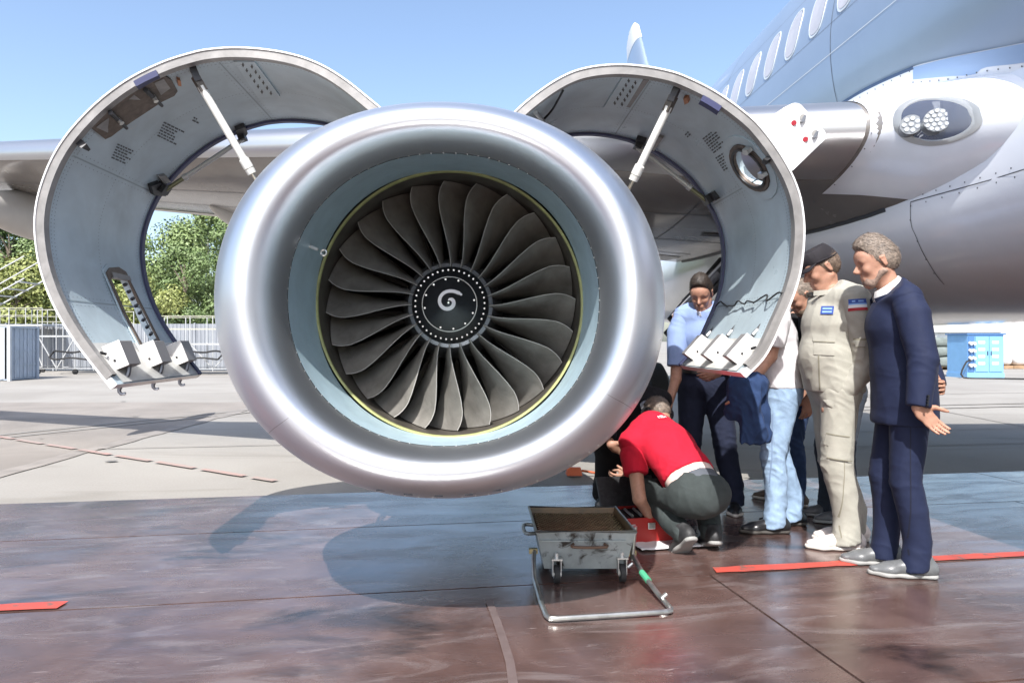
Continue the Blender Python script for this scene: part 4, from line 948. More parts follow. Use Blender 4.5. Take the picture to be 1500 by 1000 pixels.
# latch boxes along the lower edge
def latch_boxes(cw, o, ts, s0, ln, wv, th, hook):
    T = (cw.pt(.99, .5)-cw.pt(.95, .5)).normalized()
    for i, t in enumerate(ts):
        c = cw.pt(s0, t, .03+th/2); N_ = cw.nrm(s0); V = Vector((0, 1, 0)); rot = Matrix((T, V, N_)).transposed()
        rot2 = rot @ Matrix.Rotation(R(16 if hook else 0), 3, 'Y')
        bx = bevel(MB().box(c, (ln, wv, th), rot2).build('latch_box', mat('latch_box_grey', (.26, .25, .25), .45, .2, var=.06), o), .004); bevel(MB().box(c+rot2 @ Vector((0, -wv/2-.002, 0)), (ln+.004, .006, th+.004), rot2).build('box_faceplate', mat('latch_box_white', (.70, .69, .67), .45, var=.05, vscale=20), o), .002)
        MB().cyl(c+rot2 @ Vector((.02, -wv/2-.001, -.01)), c+rot2 @ Vector((.02, -wv/2-.009, -.01)), .006, 8).build('box_screw', M_DARK, o)
        if hook:
            a = c+T*ln*.45; pts = [a, a+Vector((-.005, -.01, -.05)), a+Vector((-.035, -.015, -.10)), a+Vector((-.042, -.015, -.128)), a+Vector((-.028, -.015, -.142)), a+Vector((-.012, -.015, -.136))]
            MB().tube(catmull(pts, 16), [.012]*11+[.010, .009, .008, .007, .006], 8).build('latch_hook', mat('hook_grey', (.25, .26, .29), .4, .7), o)
        else:
            a = c-T*ln*.5; b = c-T*(ln*.5+.14)+N_*.005
            MB().tube([a, b], .006, 8).build('cord_rod', M_DARK, o); MB().tube([a-T*.02, a-T*.055], .010, 8).build('cord_sleeve', M_BOLT, o)
            MB().tube([b, b-T*.05], .0085, 8).build('cord_tag', M_WHITEPAINT, o)
            MB().tube(catmull([b-T*.05, b-T*.085+V*.02+N_*.02, b-T*.07+V*.06+N_*.02, b-T*.02+V*.10, b-T*.035+V*.15, b+T*.01+V*.2, b-T*.03+V*.26], 30), .0045, 6).build('cord_loop', M_RUBBER, o)
    if not hook:
        sp_ = s0-.105; rq_ = random.Random(4); pts = [cw.pt(sp_+rq_.uniform(-.009, .009), .03+.9*(k+rq_.uniform(-.3, .3))/17, .042+rq_.uniform(0, .02)) for k in range(18)]; MB().tube(catmull(pts, 90), .0040, 6).build('cord_line', M_RUBBER, o)
latch_boxes(LCW, LCO, (.16, .52, .86), .958, .125, .12, .085, True); latch_boxes(RCW, RCO, (.17, .52, .87), .955, .145, .07, .07, False)
for cw, o in ((LCW, LCO), (RCW, RCO)):
    MB().grid([[cw.pt(s, t, .036) for t in np.linspace(.06, .97, 10)] for s in np.linspace(.925, .998, 8)]).build('latch_beam', mat('beam_pale', (.66, .66, .63), .4, .2, var=.1, vscale=12), o)
    for s_, t_ in ((.945, .062),): MB().cyl(cw.pt(s_, t_-.012, .045), cw.pt(s_+.004, t_+.014, .05), .007, 8).build('edge_fitting', M_DARK, o)
# white paddle plate with red marks on the outside of the right cowl
def paddle():
    vq = 3.36; px = [(1098, 190), (1122, 176), (1148, 158)]+[(1165+15*math.cos(a), 167-16*math.sin(a)) for a in np.linspace(2.1, .6, 7)]+[(1200, 183)]+[(1197+12.5*math.cos(a), 198-12.5*math.sin(a)) for a in np.linspace(.5, -1.0, 6)]+[(1162, 249), (1140, 262)]
    f = [P(x, y, vq) for x, y in px]; bk = [p+Vector((0, .03, 0)) for p in f]; o = MB().prism(bk, f).build('service_door', M_WHITEPAINT, RCO, smooth=False); return o
paddle()
for x, y in ((1163, 180), (1180, 204)): MB().cyl(P(x, y, 3.352), P(x, y, 3.366), .0125, 18).build('red_dot', M_RED, RCO)
for x, y in ((1176, 172), (1194, 195)):
    MB().cyl(P(x, y, 3.350), P(x, y, 3.364), .015, 16).build('door_latch', M_BOLT, RCO); MB().bar(P(x-2, y+7, 3.35), P(x+3, y-2, 3.35), .02, .012).build('door_latch_bar', mat('latch_dark_grey', (.3, .31, .33), .35, .8), RCO)
# ================================================================== PEOPLE (smooth unions of tapered limbs, meshed on a grid)
def prim(a, b, ra, rb=None, side=None, k=.02):
    """tapered limb from a to b; ra/rb = radius or (across, front-back) radii"""
    rb = ra if rb is None else rb
    ra = (ra, ra) if not isinstance(ra, tuple) else ra; rb = (rb, rb) if not isinstance(rb, tuple) else rb
    return (Vector(a), Vector(b), ra, rb, None if side is None else Vector(side), k)
def sdf_mesh(prims, vox, name, mats, cuts=(), inflate=0., fold=0., seed=0, subs=(), creases=(), ff=1.0):
    lo = np.array([min(min(p[0][i], p[1][i])-max(p[2]+p[3])-inflate for p in prims) for i in range(3)])-vox*3-.02
    hi = np.array([max(max(p[0][i], p[1][i])+max(p[2]+p[3])+inflate for p in prims) for i in range(3)])+vox*3+.02
    n = np.ceil((hi-lo)/vox).astype(int)+1; D = np.full(n, .5, np.float32)
    ax = [lo[i]+vox*np.arange(n[i]) for i in range(3)]
    def evalp(p, extra):
        a, b, ra, rb, side, k = p; rm = max(ra+rb)+inflate+extra
        i0 = [max(0, int((min(a[i], b[i])-rm-lo[i])/vox)-1) for i in range(3)]; i1 = [min(n[i], int((max(a[i], b[i])+rm-lo[i])/vox)+2) for i in range(3)]
        sl = tuple(slice(i0[i], i1[i]) for i in range(3))
        X, Y, Z = np.meshgrid(ax[0][sl[0]], ax[1][sl[1]], ax[2][sl[2]], indexing='ij', sparse=True)
        d = b-a; L2 = max(d.dot(d), 1e-10); px, py, pz = X-a.x, Y-a.y, Z-a.z
        t = np.clip((px*d.x+py*d.y+pz*d.z)/L2, 0, 1); qx, qy, qz = px-t*d.x, py-t*d.y, pz-t*d.z
        rs = ra[0]+(rb[0]-ra[0])*t+inflate; rf = ra[1]+(rb[1]-ra[1])*t+inflate
        if side is None: dist = np.sqrt(qx*qx+qy*qy+qz*qz)-rs
        else:
            aa = d.normalized() if d.length > 1e-5 else Vector((0, 0, 1)); s = (side-aa*side.dot(aa)).normalized(); f = aa.cross(s)
            qs = qx*s.x+qy*s.y+qz*s.z; qf = qx*f.x+qy*f.y+qz*f.z; qa = qx*aa.x+qy*aa.y+qz*aa.z; rm_ = (rs+rf)*.5
            dist = (np.sqrt((qs/rs)**2+(qf/rf)**2+(qa/rm_)**2)-1)*np.minimum(rs, rf)
        return sl, dist.astype(np.float32), k
    for p in prims:
        sl, d, k = evalp(p, p[5]+vox*2); A = D[sl]; h = np.maximum(k-np.abs(A-d), 0)/k; D[sl] = np.minimum(A, d)-h*h*k*.25
    for p in subs:
        sl, d, k = evalp(p, .03); A = D[sl]; d = -d+2*0; h = np.maximum(k-np.abs(A-d), 0)/k; D[sl] = np.maximum(A, d)+h*h*k*.25
    if cuts:
        X, Y, Z = np.meshgrid(*ax, indexing='ij', sparse=True)
        for (c, nn, reg) in cuts:      # remove the side the normal points to (inside reg sphere when given)
            pl = (X-c[0])*nn[0]+(Y-c[1])*nn[1]+(Z-c[2])*nn[2]
            if reg is not None:
                rc, rr = reg; sp = rr-np.sqrt((X-rc[0])**2+(Y-rc[1])**2+(Z-rc[2])**2); pl = np.minimum(pl, sp)
            D = np.maximum(D, pl.astype(np.float32))
    # surface nets
    S = D < 0; nx, ny, nz = D.shape
    c = np.zeros((nx-1, ny-1, nz-1), np.int8)
    for i in (0, 1):
        for j in (0, 1):
            for k in (0, 1): c += S[i:nx-1+i, j:ny-1+j, k:nz-1+k]
    act = (c > 0) & (c < 8); idx = -np.ones(act.shape, np.int64); cells = np.argwhere(act); idx[act] = np.arange(len(cells))
    acc = np.zeros((len(cells), 3)); cnt = np.zeros(len(cells))
    corners = [(i, j, k) for i in (0, 1) for j in (0, 1) for k in (0, 1)]
    vals = {q: D[cells[:, 0]+q[0], cells[:, 1]+q[1], cells[:, 2]+q[2]] for q in corners}
    for q in corners:
        for a_ in range(3):
            if q[a_] == 0:
                r = list(q); r[a_] = 1; r = tuple(r); v0, v1 = vals[q], vals[r]; m = (v0 < 0) != (v1 < 0); t = np.where(m, v0/(v0-v1+1e-12), 0)
                for b_ in range(3): acc[:, b_] += np.where(m, q[b_]+(t if b_ == a_ else 0), 0)
                cnt += m
    V = lo+vox*(cells+acc/np.maximum(cnt, 1)[:, None])
    F = []
    for a_ in range(3):
        b_, c_ = (a_+1) % 3, (a_+2) % 3; sh = [slice(None)]*3; s0 = list(sh); s1 = list(sh); s0[a_] = slice(0, -1); s1[a_] = slice(1, None)
        ch = S[tuple(s0)] != S[tuple(s1)]; e = np.argwhere(ch); ok = (e[:, b_] > 0) & (e[:, c_] > 0) & (e[:, b_] < D.shape[b_]-1) & (e[:, c_] < D.shape[c_]-1); e = e[ok]
        def cell(db, dc): q = e.copy(); q[:, b_] -= db; q[:, c_] -= dc; return idx[q[:, 0], q[:, 1], q[:, 2]]
        quad = np.stack([cell(1, 1), cell(0, 1), cell(0, 0), cell(1, 0)], 1); fl = S[e[:, 0], e[:, 1], e[:, 2]]; quad[~fl] = quad[~fl][:, ::-1]; F.append(quad)
    F = np.concatenate(F); F = F[(F >= 0).all(1)]
    me = bpy.data.meshes.new(name); me.vertices.add(len(V)); me.vertices.foreach_set('co', V.ravel()); me.loops.add(F.size); me.loops.foreach_set('vertex_index', F.ravel().astype(np.int32))
    me.polygons.add(len(F)); me.polygons.foreach_set('loop_start', np.arange(0, F.size, 4, dtype=np.int32)); me.update(calc_edges=True); me.validate()
    ed_ = np.empty(len(me.edges)*2, np.int32); me.edges.foreach_get('vertices', ed_); ed_ = ed_.reshape(-1, 2); nv = len(me.vertices); co = np.empty(nv*3, np.float32); me.vertices.foreach_get('co', co); co = co.reshape(-1, 3).astype(np.float64)
    deg = np.bincount(ed_.ravel(), minlength=nv)[:, None]+1e-9
    for _ in range(4 if vox > .0064 else 1):
        ac = np.stack([np.bincount(ed_[:, 0], co[ed_[:, 1], i], nv)+np.bincount(ed_[:, 1], co[ed_[:, 0], i], nv) for i in range(3)], 1); co = co*.5+.5*ac/deg
    me.vertices.foreach_set('co', co.astype(np.float32).ravel()); me.update()
    if fold:
        nv = len(me.vertices); nor = np.empty(nv*3, np.float32); me.vertices.foreach_get('normal', nor); nor = nor.reshape(-1, 3); co = np.empty(nv*3, np.float32); me.vertices.foreach_get('co', co); co = co.reshape(-1, 3)
        so_ = Vector((seed*3.7, seed*1.3, seed*.7)); disp = np.zeros(nv); nf = mnoise.noise
        mask = np.zeros(nv)
        for (cp, cr) in creases: mask = np.maximum(mask, np.exp(-(((co-np.array(cp))**2).sum(1))/(cr*cr)))
        for i in range(nv):
            p = Vector(co[i])*ff; q = Vector((p.x*6.5, p.y*6.5, p.z*2.6))+so_; w = mnoise.noise_vector(q*.9)*.55
            d = (1-abs(nf(q+w))**.7*2.0)*.42
            q2 = Vector((p.x*13+p.z*5, p.y*13, p.z*7))-so_; d += (1-abs(nf(q2+w))*2.4)*.22
            if mask[i] > .05:
                q3 = Vector((p.x*7, p.y*7, p.z*21+p.x*9+p.y*5))+so_; d += (1-abs(nf(q3+w*1.2))**.7*2.0)*.62*mask[i]
            disp[i] = d-.3
        co = co+nor*(disp*fold)[:, None]; me.vertices.foreach_set('co', co.ravel()); me.update()
    for m in (mats if isinstance(mats, (list, tuple)) else [mats]): me.materials.append(m)
    me.polygons.foreach_set('use_smooth', [True]*len(me.polygons)); me.update()
    return me

def cloth(name, col, rough=.85, var=.08, bump=.25, bs=260): 
    m = mat(name, col, rough, 0, var=var, vscale=14, bump=bump, bscale=bs, spec=.25); m.node_tree.nodes['Principled BSDF'].inputs['Sheen Weight'].default_value = .02; return m
M_SKIN = mat('skin', (.43, .235, .165), .5, 0, var=.14, vscale=35, bump=.06, bscale=200, spec=.35); M_SKIN.node_tree.nodes['Principled BSDF'].inputs['Subsurface Weight'].default_value = .08
M_SKIN2 = mat('skin_tanned', (.36, .19, .13), .5, 0, var=.16, vscale=35, bump=.06, bscale=200, spec=.35)

def rotm(fwd, up):
    f = Vector(fwd).normalized(); l = Vector(up).cross(f).normalized(); u = f.cross(l); return f, l, u
class Head:
    def __init__(s, c, fwd, up=(0, 0, 1), sc_=1.0): s.c = Vector(c); s.f, s.l, s.u = rotm(fwd, up); s.s = sc_*.95
    def w(s, x, y, z): return s.c+(s.f*x+s.l*y+s.u*z)*s.s
    def e(s, x, y, z, rx, ry, rz, k=.02):     # ellipsoid as a short upright limb
        L_ = max(rz-max(rx, ry)*.999, .001); q = s.s
        return prim(s.w(x, y, z-L_*.5), s.w(x, y, z+L_*.5), (ry*q, rx*q), (ry*q, rx*q), s.l, k*q)
    def skin(s):
        p = [s.e(-.014, 0, .034, .100, .076, .088, .03), s.e(.030, 0, -.030, .060, .057, .090, .03), s.e(.062, 0, -.102, .028, .030, .024, .03), s.e(.062, 0, .045, .036, .055, .048, .03)]
        for y in (-1, 1):
            p += [prim(s.w(-.012, y*.056, -.056), s.w(.058, y*.020, -.108), .017*s.s, .017*s.s, None, .03), prim(s.w(-.010, y*.081, .020), s.w(-.020, y*.078, -.024), (.0065*s.s, .019*s.s), (.006*s.s, .012*s.s), s.l, .006), prim(s.w(.085, y*.006, .026), s.w(.075, y*.044, .021), .0095*s.s, .010*s.s, None, .012), s.e(.066, y*.038, -.026, .022, .020, .018, .02)]
        p += [prim(s.w(.085, 0, .018), s.w(.1175, 0, -.024), .0075*s.s, .0105*s.s, None, .010), prim(s.w(.092, 0, -.030), s.w(.110, 0, -.031), .014*s.s, .0085*s.s, None, .008),
              prim(s.w(.087, -.018, -.063), s.w(.087, .018, -.063), .0080*s.s, None, None, .010), prim(s.w(.084, -.015, -.077), s.w(.084, .015, -.077), .0090*s.s, None, None, .010)]
        return p
    def sockets(s): return [s.e(.104, y*.033, .004, .016, .018, .010, .010) for y in (-1, 1)]+[prim(s.w(.098, -.020, -.0700), s.w(.098, .020, -.0700), .0030*s.s, None, None, .004)]+[prim(s.w(-.008, y*.090, .012), s.w(-.014, y*.088, -.008), .0085*s.s, .006*s.s, None, .006) for y in (-1, 1)]+[prim(s.w(-.034, y*.080, .025), s.w(-.034, y*.080, -.02), .004*s.s, None, None, .004) for y in (-1, 1)]
    def beard(s, mt, parent):
        p = [s.e(.060, 0, -.102, .0315, .034, .028, .02), s.e(.060, 0, -.075, .034, .036, .03, .02)]+[prim(s.w(-.006, y*.057, -.050), s.w(.055, y*.022, -.105), .0230*s.s, .0225*s.s, None, .02) for y in (-1, 1)]
        me = sdf_mesh(p, .005, 'beard', mt, [(s.w(.0, 0, -.046), (s.u-s.f*.25).normalized(), None), (s.w(.088, 0, -.07), s.f, ((s.w(.1, 0, -.066)), .022))], fold=.002, seed=2, ff=4); child('beard', me, parent)
    def eyes(s, parent):
        for y in (-1, 1):
            c = s.w(.0765, y*.033, .003); mb = MB()
            rows = [[c+(s.f*math.cos(t)*math.cos(p)+s.l*math.cos(t)*math.sin(p)*1.3+s.u*math.sin(t)*.5)*.0115*s.s for p in np.linspace(0, 6.283, 13)[:-1]] for t in np.linspace(-1.5, 1.5, 8)]
            mb.grid(rows, close_v=True); mb.build('eye', mat('eyelid', (.24, .125, .09), .4), parent)
        for y in (-1, 1):
            MB().tube([s.w(.0935, y*.012, .025), s.w(.0925, y*.032, .031), s.w(.080, y*.050, .026)], [.0030, .0038, .002], 6).build('eyebrow', mat('brow_brown', (.09, .065, .05), .8), parent)
    def hair(s, mt, parent, seed=1, top=.011, low=-.06, line=.085, beard=None, short=False):
        q = s.s; p = [s.e(-.016, 0, .035, .101+top*.15, .0782, .088+top*.3, .03), s.e(-.046, 0, .0, .069, .072, .075, .04)]
        if not short: p += [s.e(.042, 0, .090, .052, .054, .022+top*.9, .04), s.e(.0, 0, .106, .07, .056, .018+top*.6, .04)]
        # keep behind the temple line, above the ears and nape
        cuts = [(s.w(.032, 0, .030), (s.f*.83-s.u*.55).normalized(), None), (s.w(.0, 0, .0), (s.f*.45-s.u*.90).normalized(), (s.w(.05, 0, -.06), .095)), (s.w(line+.012, 0, .07), (s.f*.96-s.u*.3).normalized(), None), (s.w(-.06, 0, low), (-s.u+s.f*.25).normalized(), None)]
        me = sdf_mesh(p, .005, 'hair', mt, cuts, fold=.003, seed=seed, ff=3.2); o = child('hair', me, parent)
        rnd = random.Random(seed); mb = MB(); vs, fs = [], []; pol = [pp_ for pp_ in me.polygons]
        for q_ in range(3400):
            pl = rnd.choice(pol); c = pl.center.copy()+Vector((rnd.gauss(0, .002), rnd.gauss(0, .002), rnd.gauss(0, .002))); n_ = pl.normal; loc = c-s.c; zz = loc.dot(s.u)/s.s
            comb = (-s.f*.75-s.u*.25) if zz > .085 else (-s.u*.8-s.f*.55); comb = comb+s.l*rnd.gauss(0, .28)+s.f*rnd.gauss(0, .15); t_ = comb-n_*comb.dot(n_)
            if t_.length < .05: continue
            t_.normalize(); sd = n_.cross(t_).normalized(); L_ = rnd.uniform(.010, .020)*(.6 if zz < .04 else 1.2)*(.7 if short else 1); w_ = rnd.uniform(.0007, .0014); lf = rnd.uniform(.0005, .0045)*(.4 if zz < .04 else 1)
            b0 = len(vs); vs += [c-sd*w_-n_*.001, c+sd*w_-n_*.001, c+t_*L_*.55+sd*w_*.8+n_*lf, c+t_*L_*.55-sd*w_*.8+n_*lf, c+t_*L_+n_*lf*.6]; fs += [(b0, b0+1, b0+2, b0+3), (b0+3, b0+2, b0+4)]
        child('hair_strands', mb.add(vs, fs).mesh('hair_strands', mt, fix=False, smooth=False), parent)['kind'] = 'stuff'; return o
M_HBROWN = mat('hair_brown', (.035, .024, .018), .5, 0, var=.5, vscale=40, bump=.35, bscale=90, stretch=(1, 3, 1)); M_HGREY = mat('hair_grey', (.22, .175, .14), .5, 0, var=.5, vscale=40, bump=.35, bscale=90, stretch=(1, 3, 1)); M_HSAND = mat('hair_sandy', (.15, .105, .075), .5, 0, var=.5, vscale=40, bump=.35, bscale=90, stretch=(1, 3, 1))

def hand_prims(w, fwd, thumb, curl=.35, spread=.10, s=1.0):
    """w wrist, fwd to the fingers, thumb = direction of the thumb side; palm normal follows"""
    f = Vector(fwd).normalized(); t = Vector(thumb); t = (t-f*t.dot(f)).normalized(); dn = f.cross(t).normalized(); p = []
    W = lambda x, y, z=0: Vector(w)+(f*x+t*y+dn*z)*s
    p.append(prim(W(.0, .0), W(.03, .0), (.029*s, .02*s), (.036*s, .016*s), t, .015)); p.append(prim(W(.03, .004), W(.085, .002), (.040*s, .015*s), (.041*s, .0125*s), t, .015))
    for i, (y, L_, r) in enumerate(((.031, .073, .0092), (.011, .081, .0095), (-.009, .075, .009), (-.028, .059, .0078))):
        a = W(.092, y); dr = (f+t*(y*spread*30*.33)).normalized(); cu = curl*(1+.12*i); segs = (.45, .31, .24)
        for j, q in enumerate(segs):
            ang = cu*(.55+j*.75); d = dr*math.cos(ang)+dn*math.sin(ang); b = a+d*L_*q*s*1.08; p.append(prim(a, b, r*(1-.08*j)*s, r*(1-.08*(j+1))*s, None, .004)); a = b
    a = W(.022, .026, .004); d1 = (f*.62+t*.72+dn*.25).normalized(); b = a+d1*.046*s; p.append(prim(a, b, .0145*s, .0115*s, None, .012)); d2 = (f*.85+t*.4+dn*(.2+curl*.5)).normalized(); c = b+d2*.030*s; p.append(prim(b, c, .0112*s, .0102*s, None, .005)); p.append(prim(c, c+(d2+dn*curl*.3).normalized()*.024*s, .0102*s, .0085*s, None, .005))
    return p

class Person:
    def __init__(s, base, yaw_dir, label, h=1.78, build=1.0, skin=None):
        s.base = Vector((base[0], base[1], 0)); d = Vector((yaw_dir[0], yaw_dir[1], 0)).normalized(); s.f = d; s.l = Vector((-d.y, d.x, 0)); s.h = h; s.k = h/1.78; s.b = build
        s.root = thing('person', s.base, label, 'person'); s.skinm = skin or M_SKIN; s.J = {}
        s.gz = .014
    def L(s, f, l, z): return s.base+s.f*f*s.k+s.l*l*s.k+Vector((0, 0, z*s.k+s.gz))
    def stand(s, lean=.0, hips=(0, 0), feet=((.02, .10), (.0, -.10)), head=(.09, 0, 1.655), headdir=(1, 0, -.25), knee=.02):
        J = s.J; hx, hy = hips
        J['pel'] = s.L(hx, hy, .95); J['waist'] = s.L(hx+lean*.2, hy, 1.10); J['chest'] = s.L(lean*.65, hy, 1.30); J['neck'] = s.L(lean+.01, 0, 1.50)
        for sd, nm in ((1, 'l'), (-1, 'r')):
            fx, fy = feet[0 if sd == 1 else 1]; J['hip'+nm] = s.L(hx, hy+sd*.088, .90); J['ank'+nm] = s.L(fx, fy, .085); J['kn'+nm] = s.L((hx+fx)/2+.02+knee, (hy+sd*.088+fy)/2, .49); J['sh'+nm] = s.L(lean*.9-.01, hy+sd*.185, 1.435); J['toe'+nm] = s.f
        J['head'] = s.L(*head); hd = Vector(headdir); s.hd = s.f*hd.x+s.l*hd.y+Vector((0, 0, hd.z)); up = Vector((0, 0, 1)); s.head = Head(J['head'], s.hd, up if abs(s.hd.normalized().z) < .9 else s.f, s.k*1.02)
    def arm(s, nm, elbow, wrist, hand_f=None, thumb=None, curl=.4):
        s.J['el'+nm] = Vector(elbow); s.J['wr'+nm] = Vector(wrist); s.J['hf'+nm] = Vector(hand_f) if hand_f is not None else (Vector(wrist)-Vector(elbow)); s.J['th'+nm] = Vector(thumb) if thumb is not None else s.f; s.J['cu'+nm] = curl
    def torso(s, g=0., belly=0.):
        J = s.J; sd = (J['shl']-J['shr']); b = s.b*s.k
        return [prim(J['pel'], J['waist'], (.150*b, .106*b), (.136*b, .100*b+belly), sd, .02), prim(J['waist'], J['chest'], (.136*b, .100*b+belly), (.160*b, .112*b+belly*.3), sd, .02), prim(J['chest'], J['chest'].lerp(J['neck'], .62), (.160*b, .112*b+belly*.3), (.130*b, .080*b), sd, .02),
                prim(J['shl'].lerp(J['neck'], .15), J['neck'], (.054*b), .044*b, None, .05), prim(J['shr'].lerp(J['neck'], .15), J['neck'], (.054*b), .044*b, None, .05)]
    def armp(s, nm, upto=2, w=1.0):
        J = s.J; b = s.b*s.k*w; q = [prim(J['sh'+nm], J['sh'+nm].lerp(J['el'+nm], .3), .054*b, .050*b, None, .05), prim(J['sh'+nm].lerp(J['el'+nm], .3), J['el'+nm], .050*b, .041*b, None, .014)]
        if upto > 1: q.append(prim(J['el'+nm], J['wr'+nm], .041*b, .028*b, None, .012))
        return q
    def legp(s, nm, w=1.0, low=1.0):
        J = s.J; b = s.b*s.k*w; return [prim(J['hip'+nm], J['kn'+nm], .080*b, .054*b, None, .05), prim(J['kn'+nm], J['ank'+nm], .053*b, .038*b*low, None, .03)]
    def body(s, vox=.006, hands='lr'):
        J = s.J; H = s.head; p = H.skin()+[prim(H.w(-.020, 0, -.05), J['neck']-Vector((0, 0, .03)), .053*s.k, .055*s.k, None, .02)]
        tor = s.torso(); p += [(a, b_, tuple(x*.78 for x in r1), tuple(x*.78 for x in r2), sd, .02) for a, b_, r1, r2, sd, k in tor]
        for nm in 'lr':
            p += [(a, b_, tuple(x*.88 for x in r1), tuple(x*.95 for x in r2), sd, k) for a, b_, r1, r2, sd, k in s.armp(nm)]+[(a, b_, tuple(x*.85 for x in r1), tuple(x*.85 for x in r2), sd, k) for a, b_, r1, r2, sd, k in s.legp(nm)]
            p += [prim(J['ank'+nm], J['ank'+nm]+J['toe'+nm]*.08-Vector((0, 0, .045)), .028, .020, None, .02)]
            if nm in hands: p += hand_prims(J['wr'+nm], J['hf'+nm], J['th'+nm], J['cu'+nm], s=s.k)
        me = sdf_mesh(p, vox, 'body', s.skinm, subs=H.sockets()); o = child('body', me, s.root); H.eyes(s.root); return o
    def garment(s, name, prims, mt, cuts=(), inflate=.014, fold=.008, seed=1, vox=.0068):
        J = s.J; cr = [(J[n], r) for n, r in (('knl', .13), ('knr', .13), ('ell', .10), ('elr', .10), ('waist', .17), ('ankl', .13), ('ankr', .13), ('hipl', .13), ('hipr', .13), ('shl', .09), ('shr', .09)) if n in J]; me = sdf_mesh(prims, vox, name, mt, cuts, inflate, fold, seed, creases=cr); return child(name, me, s.root)
    def trousers(s, mt, w=1.12, seed=1, wide=.0, waist=1.06, fold=.010, infl=.012):
        J = s.J; b = s.b*s.k; sd = J['shl']-J['shr']; pr = [prim(J['pel'], J['waist'], (.150*b, .108*b), (.136*b, .100*b), sd, .05), prim(J['hipl']+(J['pel']-J['hipl'])*.25, J['hipr']+(J['pel']-J['hipr'])*.25, .098*b, None, None, .05)]
        for nm in 'lr':
            kn, an = J['kn'+nm], J['ank'+nm]; bt = an-Vector((0, 0, .06))
            mid = kn.lerp(an, .35)-s.f*.012
            pr += [prim(J['hip'+nm], kn, .086*b*w, .058*b*w+wide, None, .03), prim(kn, mid, .058*b*w+wide, .055*b*w+wide, None, .006), prim(mid, an+Vector((0, 0, .10)), .055*b*w+wide, .048*b*w+wide, None, .006), prim(an+Vector((0, 0, .10)), bt+s.f*.015, .048*b*w+wide, .052*b*w+wide, None, .006)]
        wz = (J['waist']-J['pel']).normalized(); cuts = [(J['pel']+wz*(waist-.95)*s.k, wz, None)]
        for nm in 'lr':
            kn, an = J['kn'+nm], J['ank'+nm]; d = (an-kn).normalized(); cuts.append((an+d*(.048 if d.z < -.6 else .0), d, (an+d*.12, .125)))
        return s.garment('trousers', pr, mt, cuts, infl, fold, seed)
    def sleeves(s, mt, upto=2, w=1.15, infl=.014, end=.0, fold=.010, seed=3, names='lr'):
        J = s.J; out = []
        for nm in names:
            b = s.b*s.k*w; a, e, r = J['sh'+nm], J['el'+nm], J['wr'+nm]; inn = (J['neck']-a).normalized()
            pr = [prim(a+inn*.03-Vector((0, 0, .006)), a.lerp(e, .25), .048*b, .052*b, None, .03), prim(a.lerp(e, .25), e, .052*b, .043*b, None, .006)]
            if upto == 2: pr.append(prim(e, r, .043*b, .033*b, None, .008)); q, d = r-(r-e).normalized()*end, (r-e).normalized()
            else: q, d = a.lerp(e, end), (e-a).normalized()
            out.append(s.garment('sleeve', pr, mt, [(q, d, (q+d*.13, .15))], infl, fold, seed+ord(nm)))
        return out
    def collar(s, mt, r0=.080, r1=.070, hb=.055, hf=.02, open_=.0, name='collar'):
        J = s.J; n = (s.head.w(-.018, 0, -.06)-J['neck']).normalized(); l = s.l; f = l.cross(n).normalized()*-1; f = f if f.dot(s.f) > 0 else -f; c = J['neck']-n*.005; rows = []
        for k in range(41):
            a = (k/40-.5)*2*(math.pi-open_); bk = .5+.5*math.cos(a); hh = hf+(hb-hf)*bk; d = -f*math.cos(a)+l*math.sin(a); q = s.k
            rows.append([c+d*(r0+.010)*q-n*.030+f*(.02*(1-bk)), c+d*(r0+.006)*q+f*(.02*(1-bk)), c+d*(r1+.004)*q+n*hh+f*.012, c+d*(r1-.002)*q+n*(hh-.002)+f*.012, c+d*(r0-.008)*q-n*.03])
        MB().grid(rows).build(name, mt, s.root)
    def shoes(s, mt, sole, long=1.0, flat=True, names='lr', dirs=None, tilt=None):
        for nm in names:
            a = s.J['ank'+nm]; d = (dirs[nm] if dirs else s.J['toe'+nm]).normalized(); q = s.k*long; up = Vector((0, 0, 1))
            if tilt and nm in tilt: d = tilt[nm].normalized(); up = d.cross(Vector((-d.y, d.x, 0)).normalized()); up = up if up.z > 0 else -up
            side = d.cross(up); g = a-up*(.085*s.k)
            W = lambda x, y, z: g+d*x*q+side*y*q+up*z*q
            pr = [prim(W(-.055, 0, .042), W(.02, 0, .042), (.033*q, .040*q), (.034*q, .042*q), side, .03), prim(W(.015, 0, .054), W(.125, 0, .034), (.034*q, .044*q), (.041*q, .029*q), side, .03), prim(W(.12, 0, .030), W(.188, 0, .026), (.041*q, .027*q), (.027*q, .019*q), side, .03), prim(W(-.028, 0, .05), W(-.02, 0, .10), .038*q, .042*q, None, .03)]
            o = s.garment('shoe', pr, mt, [(W(0, 0, .018), -up, None), (W(-.02, 0, .108), up, None)], .0, .0, 1, .006)
            sp = [prim(W(-.06, 0, .012), W(.05, 0, .012), (.037*q, .02), (.036*q, .02), side, .03), prim(W(.05, 0, .012), W(.14, 0, .012), (.037*q, .02), (.044*q, .02), side, .03), prim(W(.14, 0, .012), W(.20, 0, .012), (.043*q, .02), (.022*q, .02), side, .03)]
            child('sole', sdf_mesh(sp, .006, 'sole', sole, [(W(0, 0, .0), -up, None), (W(0, 0, .022), up, None)]), o)
